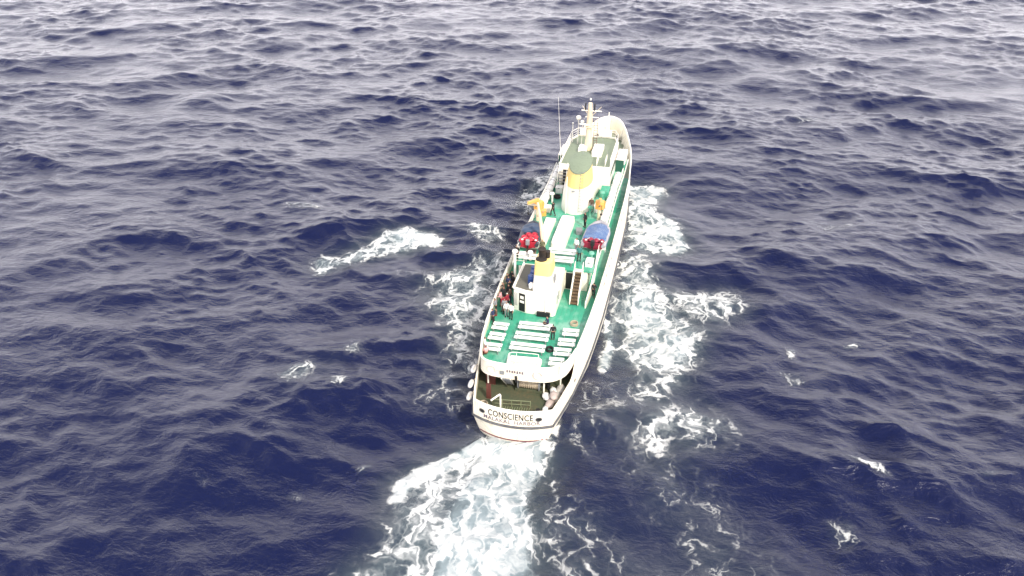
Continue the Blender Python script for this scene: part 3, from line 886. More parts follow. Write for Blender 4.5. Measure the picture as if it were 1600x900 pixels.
# ---------------------------------------------------------------- after deckhouse with the exhaust casing
def house(name, x0, x1, y0, y1, z0, z1, material, trim=0.0):
    m = MB(); m.box(x0, x1, y0, y1, z0, z1)
    return m.build(name, material, ship, bevel=0.05)
aft_house = MB().prism([(-2.9, 13.3), (-1.6, 12.85), (0.95, 12.75), (1.2, 13.05), (1.2, 18.2), (-2.9, 18.2)], Z_DECK - 0.002, 7.15).build('after_deckhouse', WHITE2, ship, bevel=0.05)
MB().prism([(-2.78, 13.45), (-1.55, 13.0), (-0.98, 12.98), (-0.98, 18.0), (-2.78, 18.0)], 7.15, 7.17).build('grey_roof_sheet', mat('grey_roof_paint', (0.13, 0.125, 0.10), 0.7, wear=0.4), aft_house)
m = MB()
for a, b in (((-2.95, 13.25), (-1.6, 12.8)), ((-1.6, 12.8), (-0.9, 12.76)), ((-2.95, 13.25), (-2.95, 18.2))):
    m.bar((*a, 7.2), (*b, 7.2), 0.12, 0.16)
m.build('roof_coaming', WHITE2, aft_house, bevel=0.01)
def panel(o, u0, u1, a, b, z0, z1, off, name, material):
    """flat panel on the wall that runs from a to b (plan points, wall seen from its right-hand side), between fractions u0..u1"""
    a, b = Vector(a), Vector(b)
    d = b - a
    nrm = Vector((d.y, -d.x)).normalized()
    p, q = a + d * u0, a + d * u1
    m = MB()
    vs = [(*(p + nrm * off), z0), (*(q + nrm * off), z0), (*(q + nrm * off), z1), (*(p + nrm * off), z1)]
    vs += [(*(p - nrm * .03), z0), (*(q - nrm * .03), z0), (*(q - nrm * .03), z1), (*(p - nrm * .03), z1)]
    m.add(vs, [(0, 1, 2, 3), (7, 6, 5, 4), (4, 5, 1, 0), (3, 2, 6, 7), (4, 0, 3, 7), (1, 5, 6, 2)])
    return m.build(name, material, o)
A0, A1 = (-2.9, 13.3), (-1.6, 12.85)
dr = panel(aft_house, .45, .92, A0, A1, 4.82, 6.75, 0.03, 'door', BLACK)
panel(dr, .56, .82, A0, A1, 6.2, 6.5, 0.05, 'door_window', WHITE2)
panel(dr, .52, .86, A0, A1, 5.75, 6.0, 0.05, 'door_notice', WHITE2)
panel(aft_house, .06, .32, A0, A1, 5.3, 6.7, 0.025, 'wall_locker', mat('pale_grey_paint', (0.5, 0.49, 0.45), 0.5))
S0, S1 = (1.2, 13.05), (1.2, 18.2)
for u in (.12, .3):
    panel(aft_house, u, u + .05, S0, S1, 5.6, 6.5, 0.025, 'window_slit', GLASS)
panel(aft_house, .55, .75, S0, S1, 4.82, 6.6, 0.025, 'side_door', WHITE)
m = MB(); m.box(-0.5, 0.75, 12.52, 12.75, Z_DECK + .02, Z_DECK + 0.5); m.build('deck_box', BLACK, aft_house, bevel=0.02)
# white casing, yellow top, two black pipes
def rr_ring(cx, cy, rx, ry, z, p=4.0, n=28):
    out = []
    for k in range(n):
        t = 2 * math.pi * k / n
        c, s = math.cos(t), math.sin(t)
        out.append((cx + rx * math.copysign(abs(c) ** (2 / p), c), cy + ry * math.copysign(abs(s) ** (2 / p), s), z))
    return out
cas = MB().loft([rr_ring(-0.12, 14.3, 0.98, 1.32, 7.15, 7), rr_ring(-0.13, 14.2, 0.84, 1.2, 8.9, 6)], True, True, True).build('exhaust_casing', WHITE2, ship, True)
MB().loft([rr_ring(-0.13, 14.2, 0.855, 1.215, 8.88, 6), rr_ring(-0.13, 14.2, 0.80, 1.16, 10.2, 5), rr_ring(-0.13, 14.2, 0.70, 1.05, 10.28, 5)], True, True, True).build('yellow_casing_top', YELLOW, cas, True)
for (x, y, r_, h_, ln) in ((-0.32, 13.9, 0.34, 11.35, -0.22), (0.12, 14.2, 0.24, 10.95, -0.1)):
    m = MB(); m.tube([(x, y, 10.2), (x, y, h_ - .5), (x, y + ln, h_)], [r_, r_, r_ * 1.02], 14); m.tube([(x, y + ln - .0, h_ - .05), (x, y + ln, h_ + .03)], r_ * 1.12, 14)
    m.build('exhaust_pipe', SOOT, cas, True)
m = MB(); m.ellipsoid((-0.35, 13.6, 10.35), 0.55, 0.5, 0.16); m.build('soot_cowl', SOOT, cas, True)
m = MB()
for k in range(7): m.bar((1.22 - .02, 17.0, 0), (1.22, 17.01, 0), .01, .01)
panel(cas, .3, .7, (0.72, 13.4), (0.72, 15.2), 7.7, 8.4, 0.17, 'casing_vent', STEEL)

# ---------------------------------------------------------------- middle house and boat deck
mid_house = MB().box(-3.5, 3.45, 18.2, 38.0, Z_DECK - 0.003, Z_BOAT - 0.14).build('middle_deckhouse', WHITE2, ship, bevel=0.03)
bd = [(-4.05, 18.0), (2.15, 18.0), (2.15, 18.6), (3.05, 18.6), (3.05, 18.0), (4.05, 18.0), (4.12, 26), (4.12, 38), (4.25, 43), (4.25, 48.5), (-4.25, 48.5), (-4.25, 43), (-4.12, 38), (-4.12, 26)]
MB().prism(bd, Z_BOAT - 0.14, Z_BOAT).build('boat_deck', GREEN, ship)
edge = [(4.05, 18.0), (4.12, 26), (4.12, 38), (4.25, 43), (4.25, 48.4)]
for sx in (1, -1):
    m = MB()
    for a, b in zip(edge, edge[1:]):
        m.bar((sx * (a[0] + .05), a[1], Z_BOAT - .03), (sx * (b[0] + .05), b[1], Z_BOAT - .03), 0.08, 0.30)
    m.build('boat_deck_coaming', WHITE2, ship)
B0, B1 = (1.25, 18.2), (3.45, 18.2)
panel(mid_house, .02, .34, B0, B1, 4.8, 6.6, 0.03, 'doorway', BLACK)
fr = panel(mid_house, -.02, .015, B0, B1, 4.75, 6.7, 0.06, 'door_frame', WHITE)
panel(mid_house, .345, .38, B0, B1, 4.75, 6.7, 0.06, 'door_frame', WHITE)
for k in range(5):
    panel(mid_house, .04, .32, B0, B1, 6.68 + .055 * k, 6.705 + .055 * k, 0.05, 'louvre', GREEN)
for k, y in enumerate(np.linspace(20, 36, 9)):
    panel(mid_house, (y - 18.2) / 19.8, (y + .55 - 18.2) / 19.8, (3.45, 18.2), (3.45, 38.0), 5.6, 6.3, 0.02, 'window', GLASS)
# stairs from the bench deck up to the boat deck
st = MB()
for x in (2.2, 3.0):
    st.bar((x, 15.25, Z_DECK + 0.05), (x, 18.05, Z_BOAT - 0.05), 0.07, 0.26)
stair = st.build('staircase', WHITE2, ship, bevel=0.01)
for k in range(10):
    t = (k + 0.6) / 10.4
    y, z = 15.25 + 2.8 * t, Z_DECK + 0.05 + 2.3 * t
    MB().box(2.24, 2.96, y - .15, y + .15, z - .02, z + .02).build('tread', WOOD, stair)
m = MB().add([(2.26, 15.35, Z_DECK + .0), (2.94, 15.35, Z_DECK + .0), (2.94, 18.0, Z_BOAT - .32), (2.26, 18.0, Z_BOAT - .32)], [(0, 1, 2, 3), (3, 2, 1, 0)])
m.v = [(x, y, z) for x, y, z in m.v]
MB().loft([[(2.26, 15.4, Z_DECK + .01), (2.94, 15.4, Z_DECK + .01), (2.94, 15.45, Z_DECK + .03), (2.26, 15.45, Z_DECK + .03)],
           [(2.26, 18.0, Z_BOAT - .36), (2.94, 18.0, Z_BOAT - .36), (2.94, 18.05, Z_BOAT - .32), (2.26, 18.05, Z_BOAT - .32)]], True, True, True).build('stair_backing', mat('dark_stair_back', (0.10, 0.07, 0.045), 0.7, wear=0.4), stair)
m = MB()
for x in (2.2, 3.0):
    m.tube([(x, 15.25, Z_DECK + .15), (x, 15.25, Z_DECK + 1.0), (x, 18.05, Z_BOAT + .95), (x, 18.05, Z_BOAT)], 0.028, 6)
m.build('handrail', WHITE2, stair, True)
# white side screen outboard of the stairs
MB().prism([(3.72, 15.0), (3.84, 15.0), (4.08, 18.0), (4.12, 21.0), (4.0, 21.0), (3.94, 18.0)], lambda x, y: Z_DECK if y < 18.1 else Z_BOAT, lambda x, y: Z_DECK + 0.6 + (y - 15) / 6 * 2.3 + (.5 if y > 18.1 else 0)).build('stair_side_screen', WHITE2, ship)

def railing(name, pts, h=1.0, rails=3, gap=1.3, r=0.028, parent=ship, material=WHITE2):
    m = MB()
    for a, b in zip(pts, pts[1:]):
        a, b = Vector(a), Vector(b)
        n = max(1, int((b - a).length / gap))
        for k in range(n + 1):
            p = a.lerp(b, k / n)
            m.tube([p, p + Vector((0, 0, h))], r, 5)
        for j in range(rails):
            z = h * (j + 1) / rails
            m.tube([a + Vector((0, 0, z)), b + Vector((0, 0, z))], r * (1.25 if j == rails - 1 else 0.8), 5)
    return m.build(name, material, parent, True)
for sx in (1, -1):
    railing('boat_deck_railing', [(sx * 4.02, 21.5 if sx > 0 else 18.1, Z_BOAT), (sx * 4.05, 26, Z_BOAT), (sx * 4.05, 38, Z_BOAT), (sx * 4.18, 43, Z_BOAT)])
railing('boat_deck_railing', [(-4.0, 18.1, Z_BOAT), (-2.95, 18.1, Z_BOAT)])
railing('side_deck_railing', [(-(half(y, sheer(y)) - .1), y, sheer(y)) for y in (8.2, 12, 16, 20, 26)], 0.5, 2, 1.2)
# long white hatch trunks with benches across the after end
trunk = MB().loft([rr_ring(-0.28, 25.5, 0.80, 3.6, Z_BOAT, 9), rr_ring(-0.28, 25.5, 0.72, 3.5, Z_BOAT + .55, 9)], True, True, True).build('hatch_trunk', WHITE2, ship, True)
for y in (23.2, 25.4, 27.6):
    MB().box(-0.85, 0.29, y - .75, y + .75, Z_BOAT + .552, Z_BOAT + .60).build('hatch_cover', WHITE2, trunk, bevel=0.02)
MB().box(-2.65, -1.55, 22.4, 28.3, Z_BOAT, Z_BOAT + .42).build('deck_locker', WHITE2, ship, bevel=0.04)
# ---------------------------------------------------------------- main funnel
fun = empty('main_funnel', (0, 0, 0), 0, ship)
def fz(y, zlo, zhi): return zlo + (zhi - zlo) * (y - 30.6) / 4.6
def fun_ring(cx, cy, rx, ry, z, tilt=0.0):
    return [(x, y, z + tilt * (y - cy)) for x, y in oval(cx, cy, rx, ry, 32)]
MB().loft([fun_ring(0.0, 33.0, 1.75, 2.6, Z_BOAT), fun_ring(0.1, 32.9, 1.62, 2.45, 9.6, .05), fun_ring(0.2, 32.7, 1.52, 2.35, 10.55, .12)], True, True, True).build('funnel_base', WHITE2, fun, True)
MB().loft([fun_ring(0.2, 32.7, 1.535, 2.365, 10.52, .12), fun_ring(0.35, 32.3, 1.22, 2.0, 12.6, .26)], True, True, True).build('yellow_band', YELLOW, fun, True)
MB().loft([fun_ring(0.35, 32.3, 1.26, 2.06, 12.56, .26), fun_ring(0.35, 32.3, 1.26, 2.06, 12.68, .26), fun_ring(0.35, 32.3, 1.18, 1.95, 12.73, .26)], True, True, True).build('funnel_cap', GREY_GREEN, fun, True)
m = MB(); m.tube([(-.25, 30.25, 10.0), (.1, 30.22, 10.0)], 0.07, 6); m.build('funnel_lamp', STEEL, fun, True)
MB().prism([(-1.6, 33.0), (1.45, 33.0), (1.95, 37.9), (-1.6, 37.9)], Z_BOAT, lambda x, y: 8.9 + (y - 33) * .17).build('funnel_casing', WHITE2, ship, bevel=0.06)
# ---------------------------------------------------------------- wheelhouse
ZR = 9.8
wh = MB().prism([(-3.0, 38.0), (3.05, 38.0), (3.05, 46.8), (2.4, 48.6), (-2.4, 48.6), (-3.05, 46.8)], Z_BOAT, ZR).build('wheelhouse', WHITE2, ship, bevel=0.04)
MB().prism([(-2.9, 38.15), (2.9, 38.15), (2.9, 46.7), (2.3, 48.4), (-2.3, 48.4), (-2.9, 46.7)], ZR, ZR + .015).build('wheelhouse_roof', GREY_GREEN, wh)
m = MB()
rp = [(-3.0, 38.1), (3.0, 38.1), (3.0, 46.8), (2.38, 48.5), (-2.38, 48.5), (-3.0, 46.8)]
for a, b in zip(rp, rp[1:] + rp[:1]):
    m.bar((*a, ZR + .08), (*b, ZR + .08), 0.13, 0.2)
m.build('roof_coaming', WHITE2, wh, bevel=0.01)
railing('roof_railing', [(-2.98, 40.5, ZR + .15), (-2.98, 46.8, ZR + .15), (-2.36, 48.45, ZR + .15), (2.36, 48.45, ZR + .15), (2.98, 46.8, ZR + .15), (2.98, 38.6, ZR + .15)], 0.95, 3, 1.1, 0.03, wh)
for (x0, x1) in ((-2.1, -0.5), (0.35, 1.95)):
    MB().box(x0, x1, 48.2, 48.32, ZR + .2, ZR + 1.15).build('wind_screen', WHITE2, wh, bevel=0.02)
W0, W1 = (-3.0, 38.0), (3.05, 38.0)
panel(wh, .08, .19, W0, W1, Z_BOAT + .08, 9.3, 0.03, 'doorway', BLACK)
panel(wh, .045, .075, W0, W1, Z_BOAT + .03, 9.4, 0.06, 'door_frame', WHITE)
panel(wh, .82, .92, W0, W1, 8.2, 8.9, 0.02, 'window', mat('grey_window', (0.55, 0.57, 0.6), 0.3))
for k in range(7):
    panel(wh, .06 + .13 * k, .06 + .13 * k + .09, (3.05, 38.4), (3.05, 46.8), 8.4, 9.1, 0.02, 'window', GLASS)
    panel(wh, .06 + .13 * k, .06 + .13 * k + .09, (-3.05, 46.8), (-3.05, 38.4), 8.4, 9.1, 0.08, 'window', GLASS)
for k in range(6):
    panel(wh, .04 + .16 * k, .04 + .16 * k + .12, (2.4, 48.6), (-2.4, 48.6), 8.4, 9.2, 0.02, 'window', GLASS)
rs = MB()
for x in (-3.05, -2.05): rs.bar((x, 36.6, Z_BOAT + .05), (x, 38.6, ZR + .1), .06, .2)
rst = rs.build('roof_ladder', WHITE2, wh)
for k in range(8):
    t = (k + .6) / 8.3
    MB().box(-3.02, -2.08, 36.6 + 2 * t - .1, 36.6 + 2 * t + .1, Z_BOAT + .05 + 2.7 * t, Z_BOAT + .09 + 2.7 * t).build('tread', STEEL, rst)
for sx in (1, -1):
    wg = MB().box(min(sx * 3.06, sx * 4.22), max(sx * 3.06, sx * 4.22), 44.2, 47.9, 8.02, 8.75).build('bridge_wing', WHITE2, ship, bevel=0.08)
    MB().box(min(sx * 3.1, sx * 4.1), max(sx * 3.1, sx * 4.1), 44.13, 44.19, Z_BOAT, 8.6).build('wing_canvas', mat('dark_green_canvas', (0.02, 0.09, 0.06), 0.8), wg)
    MB().box(min(sx * 3.2, sx * 4.15), max(sx * 3.2, sx * 4.15), 47.7, 47.84, Z_BOAT, 8.02).build('wing_dodger', WHITE2, wg)
for x in (1.35, 2.35):
    railing('roof_guard', [(x, 38.6, ZR + .015), (x, 40.6, ZR + .015)], 0.8, 3, .5, 0.025, wh)
# mast on the wheelhouse roof
mast = MB()
mast.tube([(-0.4, 43.9, ZR), (-0.4, 43.9, 13.0), (-0.4, 43.9, 15.7)], [0.48, 0.38, 0.24], 12)
mast = mast.build('mast', CREAM, ship, True)
m = MB(); m.bar((-1.45, 43.9, 14.75), (1.0, 43.9, 14.75), .09, .12); m.bar((-0.95, 43.9, 13.95), (0.7, 43.9, 13.95), .08, .1); m.build('yard', WHITE2, mast)
m = MB(); m.bar((-1.35, 43.9, 15.3), (-0.4, 43.9, 13.9), .05, .05); m.bar((0.95, 43.9, 15.3), (-0.4, 43.9, 13.9), .05, .05); m.build('yard_stay', CREAM, mast)
for x in (-.97, .13):
    m = MB(); m.tube([(x, 43.9, 14.8), (x, 43.9, 15.65)], .09, 8); m.build('signal_lamp', BLACK, mast, True)
    m = MB(); m.tube([(x, 43.9, 14.8), (x, 43.9, 14.8)], .03, 5); m.build('lamp_stalk', CREAM, mast, True)
m = MB(); m.tube([(-.4, 43.9, 15.7), (-.4, 43.9, 15.7)], [.07, .03], 6); m.ellipsoid((-.4, 43.9, 16.15), .12, .12, .15); m.build('masthead_light', WHITE2, mast, True)
m = MB(); m.box(-1.0, 0.1, 43.3, 44.2, 12.75, 12.85); m.build('radar_platform', CREAM, mast)
m = MB(); m.bar((-1.55, 43.5, 13.15), (-0.3, 43.3, 13.15), .18, .16); m.tube([(-.9, 43.5, 12.85), (-.9, 43.5, 13.1)], .12, 8); m.build('radar_scanner', WHITE2, mast)
m = MB()
for k in range(12): m.bar((0.2, 43.75, ZR + .3 + .32 * k), (0.62, 43.75, ZR + .3 + .32 * k), .04, .04)
for x in (.2, .62): m.bar((x, 43.75, ZR), (x, 43.75, ZR + 4.1), .05, .05)
m.build('mast_ladder', BROWN, mast)
for (x, y, z1, h_) in ((-1.35, 44.5, 13.0, .25), (-2.75, 46.0, 12.2, .12)):
    m = MB(); m.tube([(x, y, ZR), (x, y, z1)], .04, 6); m.ellipsoid((x, y, z1 + .1), h_, h_, h_ * .8); m.build('antenna_post', WHITE2, wh, True)
m = MB(); m.ellipsoid((-2.0, 45.6, 13.2), .34, .34, .3); m.tube([(-2.0, 45.6, ZR), (-2.0, 45.6, 13.2)], .05, 6); m.build('satellite_dome', WHITE2, wh, True)
MB().box(-1.5, -.45, 42.6, 44.2, ZR + .015, ZR + .55).build('roof_locker', WHITE2, wh, bevel=0.06)
MB().box(.35, 1.55, 41.4, 44.2, ZR + .015, ZR + .75).build('roof_locker', WHITE2, wh, bevel=0.06)
m = MB(); m.tube([(-3.15, 40.5, Z_BOAT), (-3.35, 40.7, 10.5), (-3.95, 41.5, 16.9)], [.04, .028, .012], 6); m.build('whip_antenna', WHITE2, ship, True)
# forecastle: windlass, bollards, breakwater
wl_ = empty('windlass', (0, 0, 0), 0, ship)
for x in (-0.9, .9):
    m = MB(); m.tube([(x - .35, 58.5, 5.35), (x + .35, 58.5, 5.35)], .4, 14); m.build('cable_drum', BLACK, wl_, True)
MB().box(-1.5, 1.5, 58.0, 59.2, Z_DECK, 5.1).build('windlass_bed', BLACK, wl_, bevel=.03)
for (x, y) in ((-2.2, 56), (2.2, 56), (1.5, 61.5), (-1.5, 61.5), (2.7, 54), (-2.7, 54)):
    m = MB(); m.tube([(x, y, Z_DECK), (x, y, 5.4)], .2, 10); m.tube([(x, y + .5, Z_DECK), (x, y + .5, 5.4)], .2, 10); m.build('bollard', BLACK, ship, True)
m = MB(); m.tube([(0, 62.5, Z_DECK), (0, 62.5, 8.6)], [.12, .07], 8); m.bar((-.5, 62.5, 7.9), (.5, 62.5, 7.9), .07, .07); m.build('foremast', WHITE2, ship, True)
MB().box(-2.2, 2.2, 52.0, 53.6, Z_DECK, 6.2).build('forecastle_locker', WHITE2, ship, bevel=.05)
for y in (54.5, 56.5, 58.5, 60.5, 62.2):
    for sx in (1, -1):
        hb = half(y, 5.7)
        m = MB(); m.prism([(sx * (hb - .15), y), (sx * (hb - .15), y + .08), (sx * (hb - .75), y + .08), (sx * (hb - .75), y)] if sx < 0 else [(sx * (hb - .75), y), (sx * (hb - .15), y), (sx * (hb - .15), y + .08), (sx * (hb - .75), y + .08)], Z_DECK, lambda x, yy, hb=hb: sheer(yy) - .1 if abs(x) > hb - .4 else Z_DECK + .15)
        m.build('bulwark_bracket', WHITE2, ship)
# port mast / derrick post between the houses and the two orange cranes
m = MB(); m.tube([(-1.75, 22.0, Z_BOAT), (-2.1, 22.1, 10.0), (-2.45, 22.2, 12.0)], [.2, .17, .12], 10); post = m.build('derrick_post', CREAM, ship, True)
m = MB(); m.tube([(-2.4, 22.2, 11.7), (-3.9, 24.4, 10.6)], .06, 6); m.build('derrick_boom', CREAM, post, True)
def crane(x, y, sx):
    c = empty('boat_crane', (x, y, Z_BOAT), 0, ship)
    m = MB(); m.tube([(0, 0, 0), (0, 0, 2.0)], .24, 12); m.build('pedestal', CREAM, c, True)
    MB().box(-.45, .45, -.35, .45, 1.4, 2.3).build('winch_house', ORANGE, c, bevel=.08)
    m = MB(); m.bar((0, 0, 2.5), (sx * .5, -2.9, 3.3), .28, .34); m.build('jib', ORANGE, c, bevel=.03)
    m = MB(); m.tube([(0, -.3, 1.8), (sx * .3, -1.7, 2.75)], .09, 8); m.build('ram', STEEL, c, True)
    m = MB(); m.tube([(sx * .5, -2.9, 3.2), (sx * .5, -2.9, 2.2)], .025, 5); m.ellipsoid((sx * .5, -2.9, 2.1), .12, .12, .16); m.build('hook', BLACK, c, True)
    MB().box(-.55, .55, .46, .58, 1.3, 2.1).build('control_panel', ORANGE, c, bevel=.03)
    return c
crane(-3.55, 28.2, -1); crane(3.0, 29.7, 1)
for (x, y, h_) in ((-3.75, 17.6, 1.6), (-2.5, 19.0, .9), (3.5, 20.2, .9), (1.9, 30.2, 1.2), (-2.9, 33.2, 1.1), (2.7, 34.5, 1.2)):
    z0 = Z_BOAT if y > 18 else Z_DECK
    h2 = h_ if y > 18 else h_ + 2.4
    m = MB(); m.tube([(x, y, z0), (x, y, z0 + h2)], .12, 10); m.tube([(x, y, z0 + h2 - .05), (x, y, z0 + h2 + .12)], [.3, .24], 12); m.build('mushroom_vent', WHITE2 if x < 0 else GREEN, ship, True)
for (x, y, sx_, sy_, h_) in ((2.6, 33.2, .45, .7, .8), (2.8, 36.2, .5, .9, 1.0), (-3.0, 30.8, .4, .5, .6)):
    MB().box(x - sx_, x + sx_, y - sy_, y + sy_, Z_BOAT, Z_BOAT + h_).build('deck_vent_box', GREEN if x > 0 else WHITE2, ship, bevel=.05)

# ladder and pipes on the main funnel, stays from the mast
m = MB()
for x in (.55, .95): m.bar((x, 30.36, Z_BOAT + .3), (x + .1, 30.38, 12.3), .04, .04)
for k in range(14): m.bar((.55, 30.34, Z_BOAT + .5 + .36 * k), (.97, 30.34, Z_BOAT + .5 + .36 * k), .03, .03)
m.build('funnel_ladder', STEEL, fun)
m = MB(); m.tube([(-.9, 30.6, Z_BOAT), (-.85, 30.62, 11.5)], .06, 6); m.build('steam_pipe', WHITE2, fun, True)
m = MB(); m.tube([(.3, 12.7, Z_DECK), (.3, 12.7, 7.3), (.3, 12.88, 7.6), (.25, 12.96, 8.8)], .06, 6); m.build('drain_pipe', WHITE2, cas, True)
for (a, b) in (((-.4, 43.9, 15.2), (0, 62.5, 8.3)), ((-.4, 43.9, 15.0), (2.9, 40.0, ZR + .2)), ((-.4, 43.9, 15.0), (-2.9, 40.0, ZR + .2)), ((-.4, 43.9, 15.0), (.35, 33.6, 13.1))):
    m = MB(); m.tube([a, b], .02, 4); m.build('mast_stay', STEEL, mast)
# ------------------------------------------------------------------ benches
def make_bench(width, seats=2):
    """white plank bench; with two seats it is a double one, back to back"""
    root = empty('deck_bench')
    offs = (-0.34, 0.34) if seats == 2 else (0.0,)
    for oy in offs:
        for py in (-0.13, 0.13):
            MB().box(-width / 2, width / 2, oy + py - 0.112, oy + py + 0.112, 0.43, 0.475).build('plank', BENCHW, root, bevel=0.008)
    for sx in (-1, 1):
        x = sx * (width / 2 - 0.22)
        MB().box(x - .04, x + .04, offs[0] - .22, offs[-1] + .22, 0.36, 0.43).build('bearer', BENCHW, root)
        for y in (offs[0] - .12, offs[-1] + .12):
            MB().box(x - .035, x + .035, y - .05, y + .05, 0.0, 0.36).build('leg', STEEL, root)
    return root
BENCHES = [
    (-0.15, 10.25, 0.05, 3.1, Z_DECK, 'white double bench in the middle block, row nearest the after deckhouse'),
    (-0.12, 8.55, 0.04, 3.1, Z_DECK, 'white double bench in the middle block, second row from the after deckhouse'),
    (-0.15, 6.8, 0.03, 3.15, Z_DECK, 'white double bench in the middle block, row beside the rounded slatted platform'),
    (-3.28, 9.55, 0.0, 1.5, Z_DECK, 'short white double bench by the port rail, foremost row'),
    (-3.2, 7.85, 0.0, 1.5, Z_DECK, 'short white double bench by the port rail, middle row'),
    (-3.12, 6.15, 0.02, 1.5, Z_DECK, 'short white double bench by the port rail, aftermost row'),
    (3.2, 9.95, 0.08, 1.5, Z_DECK, 'short white double bench by the starboard bulwark, foremost of four rows'),
    (3.1, 8.3, 0.08, 1.55, Z_DECK, 'short white double bench by the starboard bulwark, second of four rows from forward'),
    (2.98, 6.75, 0.08, 1.55, Z_DECK, 'short white double bench by the starboard bulwark, third of four rows from forward'),
    (2.72, 5.2, 0.08, 1.3, Z_DECK, 'short white double bench by the starboard bulwark, aftermost of four rows'),
    (0.55, 19.1, 0.04, 2.7, Z_BOAT, 'white double bench on the boat deck just forward of the exhaust casing'),
    (0.45, 20.75, 0.04, 2.8, Z_BOAT, 'white double bench on the boat deck abaft the white hatch trunk'),
    (-2.3, 18.95, 0.04, 1.5, Z_BOAT, 'short white double bench on the boat deck near the port railing'),
]
for (x, y, rz, w, z, lab) in BENCHES:
    b = make_bench(w)
    b.location = (x, y, z); b.rotation_euler = (0, 0, rz)
    tag(b, lab, 'bench', 'white plank benches on deck')

# rounded slatted platform at the after end of the bench deck
pl = empty('slatted_platform', (0.0, 4.75, Z_DECK), 0.07)
tag(pl, 'rounded white slatted platform with a low rail at the after end of the bench deck', 'platform')
m = MB(); m.loft([rr_ring(0, 0, 1.45, .68, 0, 5), rr_ring(0, 0, 1.5, .72, .12, 5), rr_ring(0, 0, 1.5, .72, .34, 5), rr_ring(0, 0, 1.44, .66, .36, 5)], True, True, True); m.build('base', WHITE2, pl, True)
for k in range(5):
    MB().box(-1.25, 0.75, -.54 + .25 * k, -.38 + .25 * k, .362, .42).build('slat', BENCHW, pl, bevel=.008)
MB().loft([rr_ring(1.05, 0, .38, .55, .362, 4), rr_ring(1.05, 0, .34, .5, .52, 4)], True, True, True).build('cushion', BENCHW, pl, True)
m = MB(); m.tube([(x, y, .78) for x, y, _ in rr_ring(0, 0, 1.4, .62, 0, 5)][4:25], .03, 6)
for x, y, _ in rr_ring(0, 0, 1.4, .62, 0, 5)[4:25:4]: m.tube([(x, y, .36), (x, y, .78)], .025, 5)
m.build('rail', WHITE2, pl, True)

